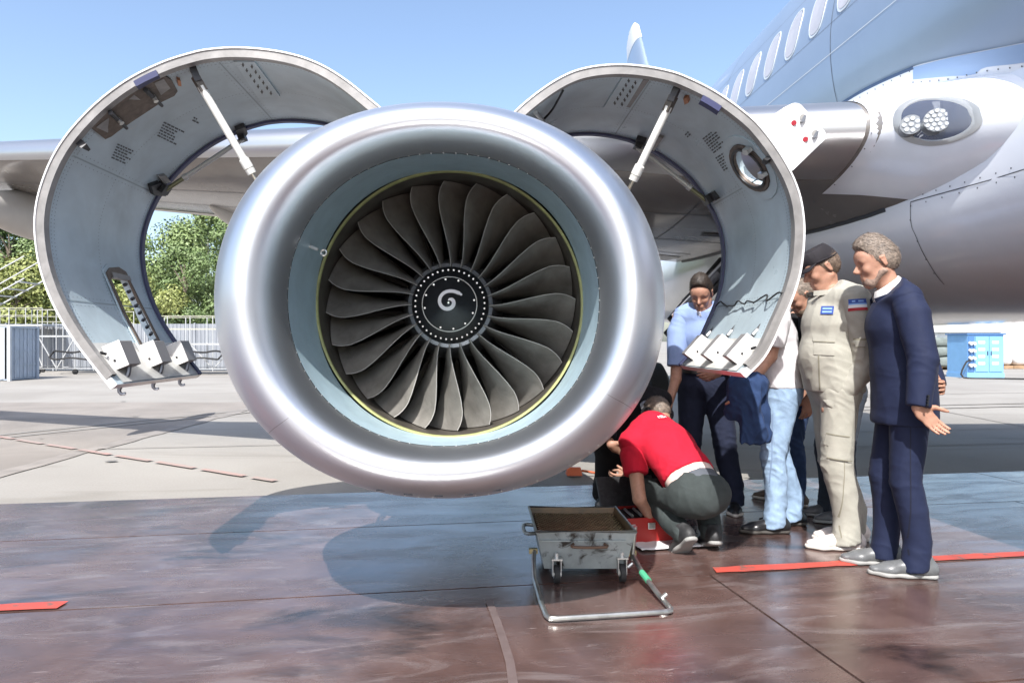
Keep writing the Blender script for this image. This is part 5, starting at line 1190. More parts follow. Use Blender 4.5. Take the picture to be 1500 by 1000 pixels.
def decal(target, c, ndir, updir, w, h, mt, name, parent, nx=6, ny=4, off=.003, cells=None):
    dg = BVHTree.FromPolygons([v.co for v in target.data.vertices], [tuple(p.vertices) for p in target.data.polygons]); n = Vector(ndir).normalized(); u = Vector(updir); u = (u-n*u.dot(n)).normalized(); r = u.cross(n)
    rows = []
    for i in range(nx+1):
        row = []
        for j in range(ny+1):
            p = Vector(c)+r*w*(i/nx-.5)+u*h*(j/ny-.5); hit = dg.ray_cast(p+n*.3, -n, .6); row.append(hit[0]+n*off if hit[0] else None)
        rows.append(row)
    mb = MB(); pts = [p for q in rows for p in q]; mb.v = [tuple(p) if p else tuple(c) for p in pts]
    for i in range(nx):
        for j in range(ny):
            f_ = (i*(ny+1)+j, (i+1)*(ny+1)+j, (i+1)*(ny+1)+j+1, i*(ny+1)+j+1)
            if any(pts[k] is None for k in f_): continue
            dp = [pts[k].dot(n) for k in f_]
            if max(dp)-min(dp) > .03: continue
            mb.f.append(f_); mb.m.append(cells(i, j) if cells else 0)
    return mb.build(name, mt, parent, fix=False)
M_SHOEBLK = mat('shoe_black_leather', (.018, .018, .02), .28, var=.2); M_SHOEGRY = mat('shoe_grey_leather', (.13, .135, .14), .32, var=.2, vscale=20); M_SOLEW = mat('sole_pale', (.62, .58, .53), .7); M_SOLED = mat('sole_dark', (.05, .045, .04), .7); M_SOLEG = mat('sole_grey', (.30, .30, .29), .7)
M_BELT = mat('belt_black', (.015, .015, .016), .4)
def belt(pp, mt=M_BELT):
    J = pp.J; sd = (J['shl']-J['shr']).normalized(); wz = (J['waist']-J['pel']).normalized(); f = wz.cross(sd); c = J['pel']+wz*.095*pp.k; b = pp.b*pp.k
    rows = [[c+wz*z+sd*math.cos(a)*(.171*b+o)+f*math.sin(a)*(.131*b+o) for z, o in ((-.018, 0), (-.018, .006), (.018, .006), (.018, 0))] for a in np.linspace(0, 2*math.pi, 40, endpoint=False)]
    MB().grid(rows, close_u=True, close_v=True).build('belt', mt, pp.root)

# ---- man in the navy suit
pp = Person((2.275, 3.68), (-.97, .24), 'grey haired man in a navy blue suit, hands behind his back, rightmost of the group', 1.80, 1.03)
pp.stand(lean=.03, hips=(-.02, 0), feet=((-.055, .085), (.035, -.10)), head=(.115, .0, 1.645), headdir=(1, .05, -.26))
pp.arm('l', P(1352, 528, 3.42), P(1345, 596, 3.40), Vector((.58, -.1, -.72)), Vector((.65, .2, .6)), .28); pp.arm('r', pp.L(-.17, -.20, 1.17), pp.L(-.19, -.06, .98), pp.l, Vector((0, 0, 1)), .5)
pp.body(); M_SUIT = cloth('suit_navy', (.013, .019, .050), .75, .10, .05, 220); J = pp.J
pp.trousers(M_SUIT, .95, 3, .006, fold=.0045)
tp = pp.torso(0, .022); hem = [prim(J['pel']-Vector((0, 0, .13)), J['waist'], (.172, .140), (.146, .112), pp.l, .06)]
jk = pp.garment('jacket', tp+hem, M_SUIT, [(J['pel']-Vector((0, 0, .165)), (0, 0, -1), None), (J['neck']+Vector((0, 0, .018)), Vector((pp.f.x*.72, pp.f.y*.72, .69)), None)], .018, .005, 5)
pp.sleeves(M_SUIT, 2, 1.20, .014, .0, .006, 4); pp.collar(M_WHITEPAINT, .076, .066, .060, .030, .12, 'shirt_collar'); pp.collar(M_SUIT, .090, .080, .040, -.05, .4, 'jacket_collar')
pp.head.hair(M_HGREY, pp.root, 3, .012, -.055, .086)
for k in range(4): MB().cyl(J['wrl'].lerp(J['ell'], .08+.06*k)+Vector((-.0, -.062, 0)), J['wrl'].lerp(J['ell'], .08+.06*k)+Vector((0, -.072, 0)), .006, 8).build('cuff_button', M_BLACK, pp.root)
decal(jk, P(1293, 553, 3.4), (0, -1, 0), (.1, 0, 1), .12, .05, M_SUIT, 'pocket_flap', pp.root, off=.008)
M_SSEAM = mat('suit_seam', (.006, .008, .022), .9); decal(jk, P(1293, 545, 3.4), (0, -1, 0), (.1, 0, 1), .122, .004, M_SSEAM, 'pocket_seam', pp.root, 8, 1, .010); decal(jk, P(1320, 530, 3.4), (.2, -1, 0), (0, 0, 1), .004, .46, M_SSEAM, 'side_seam', pp.root, 1, 24, .003)
kt = [o for o in pp.root.children if o.name.startswith('trousers')][0]; decal(kt, P(1338, 720, 3.5), (.0, -1, 0), (-.03, 0, 1), .004, .68, M_SSEAM, 'side_seam', pp.root, 1, 24, .003)
pp.shoes(M_SHOEGRY, M_SOLEG, 1.08)
pp.head.beard(mat('beard_grey', (.27, .19, .15), .7, var=.4, vscale=90), pp.root)
# ---- man in khaki overalls and cap
pp = Person((2.17, 4.16), (-.95, .12), 'man in pale khaki overalls and black cap, hand in his pocket', 1.84, 1.04)
pp.stand(lean=.02, hips=(.0, 0), feet=((-.045, .085), (-.15, -.11)), head=(.075, 0, 1.625), headdir=(1, .1, -.50))
pp.arm('l', P(1270, 535, 3.96), P(1211, 600, 4.07), Vector((-.8, .2, -.6)), Vector((-.3, -.5, .6)), .5); pp.arm('r', pp.L(-.02, -.26, 1.14), pp.L(.12, -.22, .93), None, pp.f, .5)
pp.J['shl'] = pp.J['shl']-pp.f*.075; pp.body(hands='r'); M_KHAKI = cloth('khaki_cloth', (.39, .38, .33), .85, .10, .2, 300); J = pp.J
pp.trousers(M_KHAKI, 1.02, 8, .012, fold=.008)
kj = pp.garment('overall_top', pp.torso(0, .035)+[prim(J['pel']-Vector((0, 0, .02)), J['waist']+pp.f*.02, (.168, .135), (.165, .15), pp.l, .05)], M_KHAKI, [(J['neck']+Vector((0, 0, .012)), Vector((pp.f.x*.6, pp.f.y*.6, .8)), None), (J['pel']-Vector((0, 0, .05)), (0, 0, -1), None)], .022, .011, 9)
ks = pp.sleeves(M_KHAKI, 2, 1.24, .016, .03, .010, 6); pp.collar(M_KHAKI, .100, .096, .055, -.03, .6)
pp.head.hair(M_HSAND, pp.root, 4, .006, -.06, .08, short=True)
M_KSEAM = mat('khaki_seam', (.25, .235, .18), .9); kt = [o for o in pp.root.children if o.name.startswith('trousers')][0]
for (x, y, w, h, tgt) in ((1247, 512, .085, .11, ks[0]), (1209, 505, .10, .12, kj)):
    decal(tgt, P(x, y, 4.0), (-.25, -1, .0), (.05, 0, 1), w, h, M_KHAKI, 'patch_pocket', pp.root, 8, 8, .006); decal(tgt, P(x, y-.32*h*250, 4.0), (-.25, -1, .0), (.05, 0, 1), w*1.05, h*.28, M_KHAKI, 'pocket_flap', pp.root, 8, 3, .011); decal(tgt, P(x, y-.16*h*250, 4.0), (-.25, -1, .0), (.05, 0, 1), w*1.02, .005, M_KSEAM, 'pocket_seam', pp.root, 8, 1, .0125)
decal(kt, P(1228, 655, 3.99), (-.2, -1, .0), (.12, 0, 1), .13, .15, M_KHAKI, 'cargo_pocket', pp.root, 8, 8, .007); decal(kt, P(1226, 637, 3.99), (-.2, -1, .0), (.12, 0, 1), .135, .006, M_KSEAM, 'pocket_seam', pp.root, 8, 1, .010); decal(kt, P(1231, 673, 3.99), (-.2, -1, .0), (.12, 0, 1), .135, .006, M_KSEAM, 'pocket_seam', pp.root, 8, 1, .010)
decal(kj, P(1196, 560, 3.99), (-.8, -1, .0), (0, 0, 1), .008, .34, M_KSEAM, 'front_zip', pp.root, 1, 16, .003)
decal(kt, P(1236, 720, 3.99), (.15, -1, .0), (0, 0, 1), .004, .55, M_KSEAM, 'side_seam', pp.root, 1, 24, .003)
H = pp.head; M_CAP = cloth('cap_black', (.022, .020, .024), .8, .15, .2)
cap = child('cap', sdf_mesh([H.e(-.014, 0, .050, .108, .086, .072, .03), H.e(.012, 0, .085, .098, .080, .036, .02)], .005, 'cap', M_CAP, [(H.w(0, 0, .042), (-H.u-H.f*.06).normalized(), None), (H.w(.0, 0, .128), (H.u+H.f*.10).normalized(), None)], fold=.007, seed=2, ff=1.5), pp.root); MB().tube([H.w(.01+.108*math.cos(a)-.022, .0895*math.sin(a), .050+.004*math.cos(a)) for a in np.linspace(0, 6.283, 33)[:-1]], .004, 6, closed=True).build('cap_band', M_CAP, pp.root)
brim = []
for i in range(13):
    a = (i/12-.5)*2.2; brim.append([H.w(.08*math.cos(a)+.005, .088*math.sin(a), .052)-H.u*0, H.w(.08+.056*math.cos(a*1.05)**1.0-.0, .085*math.sin(a), .044-.016*math.cos(a)+.012*abs(math.sin(a))*-1)])
bb = MB().grid(brim); bo = bb.build('cap_brim', M_CAP, pp.root); sm = bo.modifiers.new('solid', 'SOLIDIFY'); sm.thickness = .005
pp.shoes(mat('shoe_cream', (.74, .66, .62), .55, var=.05), M_SOLEW, 1.08, names='l'); pp.shoes(mat('shoe_cream', (.74, .66, .62)), M_SOLEW, 1.08, names='r')
fl = [mat('patch_blue', (.03, .07, .30), .7), mat('patch_lightblue', (.25, .42, .72), .7), mat('patch_white', (.75, .75, .75), .7), mat('patch_red', (.38, .02, .03), .7)]
decal(ks[0], P(1247, 450, 4.0), (-.15, -1, .1), (0, 0, 1), .085, .068, fl, 'flag_patch', pp.root, 6, 8, .006, lambda i, j: 3 if j < 2 else (2 if j < 4 else (1 if j < 5 or (i in (1, 3, 4) and j == 6) else 0)))
decal(kj, P(1211, 453, 4.0), (-.6, -1, .1), (.1, 0, 1), .07, .05, [fl[0], fl[1]], 'name_badge', pp.root, 8, 5, .006, lambda i, j: 1 if j in (1, 3) and 0 < i < 7 else 0)
decal(ks[0], P(1250, 497, 4.0), (-.2, -1, .0), (0, 0, 1), .10, .012, mat('seam_dark_khaki', (.26, .24, .18), .9), 'pocket_seam', pp.root, 8, 1, .004)
# ---- man with grey hair bowed behind the overalls
pp = Person((2.50, 4.78), (-.97, -.1), 'bowed grey haired man with short beard half hidden behind the khaki overalls', 1.74)
pp.stand(lean=.12, hips=(-.05, 0), feet=((-.0, .09), (-.03, -.10)), head=(.27, 0, 1.585), headdir=(1, .12, -.75))
pp.arm('l', pp.L(.06, .25, 1.16), P(1186, 582, 4.62), Vector((-.1, .1, -1)), Vector((-.8, 0, 0)), .45); pp.arm('r', pp.L(.02, -.25, 1.16), pp.L(.1, -.22, .93), None, pp.f, .4)
pp.body(skin := .007) if False else pp.body(.006); J = pp.J; M_DKVEST = cloth('vest_charcoal', (.05, .05, .055), .8); M_GRYT = cloth('trousers_slate', (.045, .055, .075), .85)
pp.trousers(M_GRYT, 1.1, 4, .008); pp.garment('shirt', pp.torso(0, .02), M_DKVEST, [(J['neck']+Vector((0, 0, .03)), Vector((pp.f.x*.5, pp.f.y*.5, .87)), None), (J['pel'], (0, 0, -1), None)], .016, .008, 5); pp.sleeves(M_DKVEST, 1, 1.12, .014, .8)
pp.head.hair(M_HGREY, pp.root, 5, .006, -.055, .078, short=True); pp.shoes(M_SHOEGRY, M_SOLEG)
w0 = J['wrl']; dv = (J['wrl']-J['ell']).normalized(); _, sa, sb = frame_from(dv)
MB().tube([w0-dv*.02+(sa*math.cos(a)+sb*math.sin(a))*.036 for a in np.linspace(0, 6.283, 17)[:-1]], .008, 8, closed=True).build('wristwatch', M_BOLT, pp.root)
pp.head.beard(M_HSAND, pp.root)
# ---- man in black T-shirt and dark jeans behind
pp = Person((2.44, 5.22), (-.95, .3), 'man in black t-shirt and dark blue jeans between the white and khaki clothed men', 1.76, 1.0)
pp.stand(lean=.08, feet=((.02, .10), (.10, -.10)), head=(.16, 0, 1.63), headdir=(1, 0, -.5)); pp.arm('l', pp.L(.0, .25, 1.14), pp.L(.14, .22, .92), None, pp.f, .4); pp.arm('r', pp.L(.0, -.25, 1.14), pp.L(.14, -.2, .95), None, pp.f, .4)
pp.body(.007); J = pp.J; pp.trousers(cloth('jeans_dark', (.035, .065, .15), .85, .25), 1.1, 5, .006, fold=.012)
M_BT = cloth('tshirt_black', (.014, .014, .016), .9); pp.garment('t_shirt', pp.torso(), M_BT, [(J['neck']+Vector((0, 0, .03)), Vector((pp.f.x*.5, pp.f.y*.5, .87)), None), (J['pel']-Vector((0, 0, .02)), (0, 0, -1), None)], .016, .008, 6); pp.sleeves(M_BT, 1, 1.15, .014, .75)
pp.head.hair(M_HSAND, pp.root, 6, .008); pp.shoes(mat('sneaker_brown', (.16, .12, .09), .7, var=.2), M_SOLEW)
# ---- man in white T-shirt and light jeans
pp = Person((1.96, 4.50), (-.97, .05), 'man in white t-shirt and light blue jeans with a navy jacket over his arm', 1.78, 1.08)
pp.stand(lean=.06, hips=(-.02, 0), feet=((.03, .085), (-.16, -.12)), head=(.16, 0, 1.62), headdir=(1, .05, -.6)); pp.arm('l', P(1128, 522, 4.32), P(1090, 575, 4.22), Vector((-.15, .2, -.95)), Vector((-.6, -.3, .2)), .7); pp.arm('r', pp.L(.08, -.26, 1.14), pp.L(.30, -.18, 1.05), None, Vector((0, 0, 1)), .5)
pp.body(.006); J = pp.J; M_JEAN = cloth('jeans_light', (.30, .42, .58), .85, .22, .3, 300)
pp.trousers(M_JEAN, 1.02, 6, .002, fold=.012)
M_WT = cloth('tshirt_white', (.62, .61, .63), .85, .03)
pp.garment('t_shirt', pp.torso(0, .03)+[prim(J['pel'], J['waist'], (.165, .125), (.160, .135), pp.l, .05)], M_WT, [(J['neck']+Vector((0, 0, .03)), Vector((pp.f.x*.5, pp.f.y*.5, .87)), None), (J['pel']-Vector((0, 0, .015)), (0, 0, -1), None)], .022, .012, 7); pp.sleeves(M_WT, 1, 1.2, .016, .8)
kt = [o for o in pp.root.children if o.name.startswith('trousers')][0]; decal(kt, P(1136, 680, 4.3), (.1, -1, 0), (.02, 0, 1), .006, .62, mat('jean_seam', (.20, .28, .42), .9), 'side_seam', pp.root, 1, 24, .003)
pp.head.hair(M_HBROWN, pp.root, 7, .01); pp.shoes(M_SHOEBLK, M_SOLED, 1.06)
w0 = J['wrl']; dv = (J['wrl']-J['ell']).normalized(); _, sa, sb = frame_from(dv)
MB().tube([w0-dv*.025+(sa*math.cos(a)+sb*math.sin(a))*.037 for a in np.linspace(0, 6.283, 17)[:-1]], .009, 8, closed=True).build('wristwatch', M_BOLT, pp.root)
# the jacket over the forearm: a top-level thing of its own
c = J['wrl']+dv*-.05+Vector((-.01, -.035, -.01)); jk = sdf_mesh([prim(c+Vector((-.03, .05, .03)), c+Vector((.06, .05, .02)), .075, .085, None, .05), prim(c+Vector((-.02, .0, -.02)), c+Vector((.01, .0, -.34)), (.055, .040), (.075, .045), (1, 0, 0), .05), prim(c+Vector((.07, .05, -.0)), c+Vector((.10, .06, -.30)), (.06, .045), (.065, .045), (1, 0, 0), .04), prim(c+Vector((.02, -.03, -.05)), c+Vector((.06, -.03, -.28)), .032, .036, None, .03), prim(c+Vector((-.07, .05, .0)), c+Vector((-.08, .06, -.16)), (.05, .05), (.045, .05), (1, 0, 0), .04)], .007, 'draped_jacket', cloth('jacket_navy', (.022, .045, .115), .85, .15), [(c+Vector((0, 0, -.335)), (0, 0, -1), None)], .0, .034, 3, ff=1.7)
jo = child('draped_jacket', jk); tag(jo, 'navy blue jacket draped over the forearm of the white t-shirt man', 'jacket')
# ---- man in light blue shirt behind the right cowl
pp = Person((1.70, 5.12), (-.28, -.96), 'dark haired man in light blue short sleeved shirt and navy trousers behind the cowl latches', 1.76, 1.05)
pp.stand(lean=.10, hips=(-.02, 0), feet=((.06, .20), (.0, -.12)), head=(.17, -.03, 1.60), headdir=(1, -.22, -.55)); pp.arm('r', P(990, 555, 5.02), P(977, 600, 4.95), Vector((-.1, -.2, -1)), pp.f, .35); pp.arm('l', pp.L(.12, .26, 1.15), pp.L(.28, .10, 1.05), None, Vector((0, 0, 1)), .5)
pp.body(.006); J = pp.J; M_NAVYT = cloth('trousers_navy', (.017, .022, .046), .85, .15)
pp.trousers(M_NAVYT, 1.06, 7, .008, fold=.009); belt(pp)
M_BS = cloth('shirt_lightblue', (.25, .34, .57), .8, .05)
bs = pp.garment('shirt', pp.torso(0, .02), M_BS, [(J['neck']+Vector((0, 0, .03)), Vector((pp.f.x*.5, pp.f.y*.5, .87)), None), (J['pel']+Vector((0, 0, .095)), (0, 0, -1), None)], .018, .010, 11); pp.sleeves(M_BS, 1, 1.2, .014, .8); pp.collar(mat('collar_pale', (.62, .65, .74), .8), .090, .084, .045, .0, .4)
decal(bs, P(1036, 520, 5.0), pp.f, (0, 0, 1), .032, .34, mat('placket_pale', (.40, .48, .66), .8), 'button_placket', pp.root, 2, 16, .004)
for k in range(5): decal(bs, P(1036, 480+20*k, 5.0), pp.f, (0, 0, 1), .010, .010, M_WHITEPAINT, 'button', pp.root, 2, 2, .007)
pp.head.hair(M_HBROWN, pp.root, 8, .016, -.05, .088); pp.shoes(M_SHOEBLK, M_SOLEW, 1.05)
# ---- crouching mechanic in red T-shirt
pp = Person((1.28, 4.12), (-.42, .90), 'crouching mechanic in a red t-shirt with grey ear defenders, back to the camera', 1.76, 1.06)
J = pp.J; U3 = Vector
J['pel'] = U3((1.30, 3.98, .36)); J['waist'] = U3((1.25, 4.09, .46)); J['chest'] = U3((1.17, 4.26, .60)); J['neck'] = U3((1.13, 4.42, .71)); sdv = U3((.90, .42, .0))
J['shl'] = U3((.965, 4.28, .62)); J['shr'] = U3((1.27, 4.46, .66)); J['hipl'] = U3((1.215, 4.0, .34)); J['hipr'] = U3((1.375, 4.05, .345)); J['knl'] = U3((1.06, 4.34, .30)); J['knr'] = U3((1.44, 4.44, .42)); J['ankl'] = U3((1.195, 3.99, .13)); J['ankr'] = U3((1.40, 4.10, .11)); J['toel'] = U3((-.2, .97, 0)); J['toer'] = U3((.05, .99, 0))
J['head'] = U3((1.185, 4.52, .765)); pp.head = Head(J['head'], (-.30, .45, -.84), (-.25, .70, .66), 1.0)
pp.arm('l', U3((.975, 4.12, .30)), U3((1.07, 4.22, .155)), U3((.6, .6, -.25)), U3((-.4, .5, .4)), .7); pp.arm('r', U3((1.25, 4.72, .45)), U3((1.06, 4.78, .32)), None, U3((0, 0, 1)), .6)
pp.body(.006); M_REDT = cloth('tshirt_red', (.52, .012, .035), .85, .10, .2)
sdn = J['shl']-J['shr']
pp.garment('trousers', [prim(J['pel'], J['waist'], (.150, .115), (.142, .108), sdn, .03), prim(J['hipl'], J['hipr'], .102, .102, None, .04), prim(J['hipl'], J['knl'], .092, .066, None, .03), prim(J['hipr'], J['knr'], .092, .068, None, .03), prim(J['knl'], J['ankl'], .066, .050, None, .01), prim(J['knr'], J['ankr'], .066, .052, None, .01)], cloth('work_trousers_green', (.045, .055, .055), .85, .15), [(J['waist']-(J['waist']-J['pel'])*.35, (J['waist']-J['pel']).normalized(), (J['waist']+U3((0, .0, .12)), .25))], .014, .010, 4)
tor = [prim(J['pel'].lerp(J['waist'], .95), J['waist'], (.152, .116), (.150, .114), sdn, .03), prim(J['waist'], J['chest'], (.150, .114), (.168, .118), sdn, .02), prim(J['chest'], J['chest'].lerp(J['neck'], .7), (.168, .118), (.14, .09), sdn, .02), prim(J['shl'], J['neck'], .062, .058, None, .05), prim(J['shr'], J['neck'], .062, .058, None, .05)]
rt = pp.garment('t_shirt', tor, M_REDT, [(J['neck']+(J['head']-J['neck'])*.2, (J['head']-J['neck']).normalized(), None), (J['pel'].lerp(J['waist'], .86), (J['pel']-J['waist']).normalized(), None)], .018, .010, 12); pp.sleeves(M_REDT, 1, 1.22, .014, .58)
pp.garment('bare_back', [prim(J['pel'].lerp(J['waist'], .62), J['pel'].lerp(J['waist'], .80), (.147, .112), (.147, .112), sdn, .02)], mat('bare_back_pale', (.70, .55, .50), .8), [(J['pel'].lerp(J['waist'], .5), (J['pel']-J['waist']).normalized(), None), (J['pel'].lerp(J['waist'], 1.0), (J['waist']-J['pel']).normalized(), None)], .016, .003, 1)  # strip of bare lower back, added as a separate band
pp.garment('waistband', [prim(J['pel'].lerp(J['waist'], .35), J['pel'].lerp(J['waist'], .5), (.150, .116), (.148, .114), sdn, .03)], cloth('waistband_grey', (.10, .11, .13)), [(J['pel'].lerp(J['waist'], .2), (J['pel']-J['waist']).normalized(), None), (J['pel'].lerp(J['waist'], .72), (J['waist']-J['pel']).normalized(), None)], .014, .004, 1)
pp.head.hair(M_HGREY, pp.root, 9, .008, -.08, .08, short=True)
H = pp.head; M_EAR = mat('ear_defender_grey', (.28, .28, .29), .4, .2)
ed = MB().tube(catmull([H.w(-.01, .1*math.cos(a), .02+.115*math.sin(a)) for a in np.linspace(0, math.pi, 9)], 24), .011, 8).build('headband', M_EAR, pp.root)
for y in (-1, 1): MB().tube([H.w(-.01, y*.078, 0), H.w(-.01, y*.085, 0), H.w(-.01, y*.11, 0), H.w(-.01, y*.118, 0)], [.03, .042, .040, .025], 16).build('ear_cup', M_DARK, pp.root)
M_TRN = mat('shoe_black_trainer', (.03, .03, .032), .6, var=.4, vscale=30)
pp.shoes(M_TRN, M_SOLEG, 1.15, names='l', tilt={'l': U3((-.15, .72, -.62))}); pp.shoes(M_TRN, M_SOLEG, 1.15, names='r', tilt={'r': U3((.03, .92, -.34))})
decal(rt, P(968, 618, 4.35), (0, -.6, .8), (-.3, .6, .6), .06, .035, [M_REDT, M_WHITEPAINT], 'collar_print', pp.root, 9, 5, .004, lambda i, j: 1 if (j in (1, 3) and i % 3 != 1) or (i in (0, 4, 8) and 0 < j < 4) else 0)
# ---- crouching man in black behind the intake
pp = Person((1.15, 5.10), (-.35, -.92), 'man in black clothes crouching half hidden behind the intake rim, hands joined', 1.74, 1.0)
J = pp.J; J['pel'] = U3((1.27, 5.28, .38)); J['waist'] = U3((1.25, 5.22, .52)); J['chest'] = U3((1.20, 5.12, .70)); J['neck'] = U3((1.14, 5.03, .86)); J['shl'] = U3((1.32, 4.96, .82)); J['shr'] = U3((.98, 5.10, .82)); J['hipl'] = U3((1.36, 5.24, .36)); J['hipr'] = U3((1.18, 5.30, .36))
J['knl'] = U3((1.24, 4.88, .46)); J['knr'] = U3((.955, 5.0, .46)); J['ankl'] = U3((1.28, 5.06, .10)); J['ankr'] = U3((.94, 5.16, .10)); J['toel'] = U3((-.1, -.99, 0)); J['toer'] = U3((-.2, -.97, 0)); J['head'] = U3((1.10, 4.93, .97)); pp.head = Head(J['head'], (-.1, -.8, -.55), (0, 0, 1), 1.0)
pp.arm('r', U3((.93, 4.92, .60)), P(895, 651, 4.72), U3((.8, -.1, -.45)), U3((.3, -.4, .8)), .6); pp.arm('l', U3((1.25, 4.80, .58)), P(925, 700, 4.6), U3((-.85, .0, -.05)), U3((0, -.4, .8)), .7)
pp.body(.006); M_BLKC = cloth('work_black', (.016, .016, .019), .9); sdn = J['shl']-J['shr']
pp.garment('trousers', [prim(J['pel'], J['waist'], (.16, .12), (.15, .11), sdn, .05), prim(J['hipl'], J['hipr'], .115, .115, None, .05), prim(J['hipl'], J['knl'], .105, .075, None, .05), prim(J['hipr'], J['knr'], .105, .078, None, .05), prim(J['knl'], J['ankl'], .072, .058, None, .03), prim(J['knr'], J['ankr'], .074, .06, None, .03)], M_BLKC, [], .014, .010, 4)
pp.garment('jacket', [prim(J['pel'], J['waist'], (.165, .125), (.158, .118), sdn, .05), prim(J['waist'], J['chest'], (.155, .115), (.175, .12), sdn, .06), prim(J['chest'], J['chest'].lerp(J['neck'], .7), (.175, .12), (.14, .09), sdn, .06), prim(J['shl'], J['neck'], .07, .062, None, .06), prim(J['shr'], J['neck'], .07, .062, None, .06)], M_BLKC, [(J['neck']+(J['head']-J['neck'])*.3, (J['head']-J['neck']).normalized(), None)], .017, .010, 13); pp.sleeves(M_BLKC, 2, 1.2, .014, .05)
pp.head.hair(M_HBROWN, pp.root, 9, .01); pp.shoes(M_TRN, M_SOLED)
# ================================================================== PROPS
# ---- drain cart
M_CART = mat('cart_paint_grey', (.40, .45, .46), .5, .2, col2=(.26, .29, .29), vscale=6, wear=((.035, .03, .026), 9, .53), rvar=.1)
M_RUSTIN = mat('oily_rust', (.15, .085, .035), .35, .3, col2=(.06, .04, .02), vscale=9); M_GRATE = mat('oily_mesh', (.34, .29, .17), .35, .6, var=.3, vscale=20); M_RIM = mat('cart_rim', (.26, .27, .26), .4, .6, var=.3, vscale=12)
ct = thing('drain_cart', (.55, 3.75, 0), 'stained grey oil drain cart on castors with a wire mesh top and tubular tow handle', 'cart')
x0, x1, y0, y1, zt, zb = .30, .81, 3.50, 4.02, .275, .072; tw = .045
def ringq(x0, x1, y0, y1, z): return [Vector((x0, y0, z)), Vector((x1, y0, z)), Vector((x1, y1, z)), Vector((x0, y1, z))]
mb = MB(); o_ = [ringq(x0+tw*t, x1-tw*t, y0+tw*t, y1-tw*t, zt-(zt-zb)*t) for t in (0, .33, .34, 1)]; mb.grid(o_, close_v=True); mb.add(o_[-1], [(3, 2, 1, 0)])
body = mb.build('tank', M_CART, ct, smooth=False)
mb = MB(); i_ = [ringq(x0+.008+tw*t, x1-.008-tw*t, y0+.008+tw*t, y1-.008-tw*t, zt-(zt-zb-.012)*t) for t in (0, 1)]; mb.grid(i_, close_v=True); mb.add(i_[-1], [(0, 1, 2, 3)]); mb.build('tank_inside', M_RUSTIN, ct, smooth=False)
MB().tube(ringq(x0, x1, y0, y1, zt), .009, 8, closed=True).build('rim', M_RIM, ct)
gz = lambda x, y: zt-.028-.022*math.sin((x-x0)/(x1-x0)*3.14)*math.sin((y-y0)/(y1-y0)*3.14)
gm = MB(); 
for k in range(-14, 34):
    for sg in (1, -1):
        pts = []
        for q in range(13):
            y = y0+.025+(y1-y0-.05)*q/12; x = x0+.03+k*.023+sg*(y-y0)*.6+(0 if sg > 0 else .3)
            if x0+.02 < x < x1-.02: pts.append(Vector((x, y, gz(x, y))))
        if len(pts) > 1: gm.tube(pts, .0032, 4, caps=False)
gm.build('wire_mesh', M_GRATE, ct, fix=False)
for k, (sx, ax_) in enumerate(((x0, -1),)):
    MB().tube(catmull([(sx+.01, 3.62, .235), (sx-.045, 3.62, .235), (sx-.045, 3.78, .235), (sx+.01, 3.78, .235)], 20), .010, 8).build('side_handle', M_RIM, ct)
MB().tube(catmull([(.49, y0+.008, .21), (.49, y0-.028, .205), (.65, y0-.028, .205), (.65, y0+.008, .21)], 20), .0075, 8).build('front_handle', mat('rusty_handle', (.16, .10, .07), .6, .4), ct)
MB().box((.54, y0+.006, .228), (.44, .014, .006)).build('weld_seam', M_CART, ct)
for (cx, cy) in ((.405, 3.50), (.745, 3.52), (.40, 4.02), (.72, 4.02)):
    c = Vector((cx, cy, .014)); w_ = MB()
    w_.tube([c+Vector((-.015, 0, .045)), c+Vector((-.013, 0, .045)), c+Vector((.013, 0, .045)), c+Vector((.015, 0, .045))], [.036, .045, .045, .036], 24); cs = w_.build('castor_wheel', M_RUBBER, ct)
    MB().cyl(c+Vector((-.018, 0, .045)), c+Vector((.018, 0, .045)), .02, 14).build('wheel_hub', M_BOLT, cs)
    MB().box(c+Vector((-.021, .012, .078)), (.004, .04, .085)).box(c+Vector((.021, .012, .078)), (.004, .04, .085)).box(c+Vector((0, .015, .121)), (.055, .06, .008)).build('castor_fork', M_BOLT, cs)
    MB().cyl(c+Vector((0, .01, .118)), c+Vector((0, .01, .15)), .012, 10).build('castor_pin', M_BOLT, cs)
hz = .03
hp = [(.298, 3.60, .145), (.290, 3.56, .12), (.285, 3.45, .055), (.295, 3.20, hz), (.305, 3.04, hz), (.318, 3.012, hz), (.35, 3.008, hz), (.6, 3.045, hz), (.85, 3.085, hz), (.876, 3.10, hz), (.882, 3.125, hz), (.865, 3.25, .04), (.835, 3.45, .075), (.815, 3.60, .13)]
dense = []
for a, b in zip(hp, hp[1:]):
    for q in range(4): dense.append(Vector(a).lerp(Vector(b), q/4))
dense.append(Vector(hp[-1])); M_TUBE = mat('tube_steel', (.50, .50, .48), .32, .9, var=.25, vscale=14)
MB().tube(dense, .0125, 10).build('tow_handle', M_TUBE, ct)
MB().tube([(.812, 3.60, .10), (.822, 3.57, .285)], .012, 10).build('grip_tube', M_TUBE, ct); MB().box((.805, 3.61, .135), (.06, .03, .03)).build('pivot_clamp', mat('clamp_brass', (.35, .29, .16), .4, .8), ct); MB().box((.293, 3.61, .145), (.045, .03, .025)).build('pivot_clamp', mat('clamp_brass', (0, 0, 0)), ct)
MB().tube([(.846, 3.385, .064), (.832, 3.465, .079)], .0165, 10).build('green_sleeve', mat('sleeve_green', (.07, .36, .20), .5), ct)
for p in ((.872, 3.20, .058), (.80, 3.59, .075)): MB().cyl(Vector(p)-Vector((.012, 0, .01)), Vector(p)+Vector((.014, 0, .012)), .010, 8).build('bolt', M_BOLT, ct)
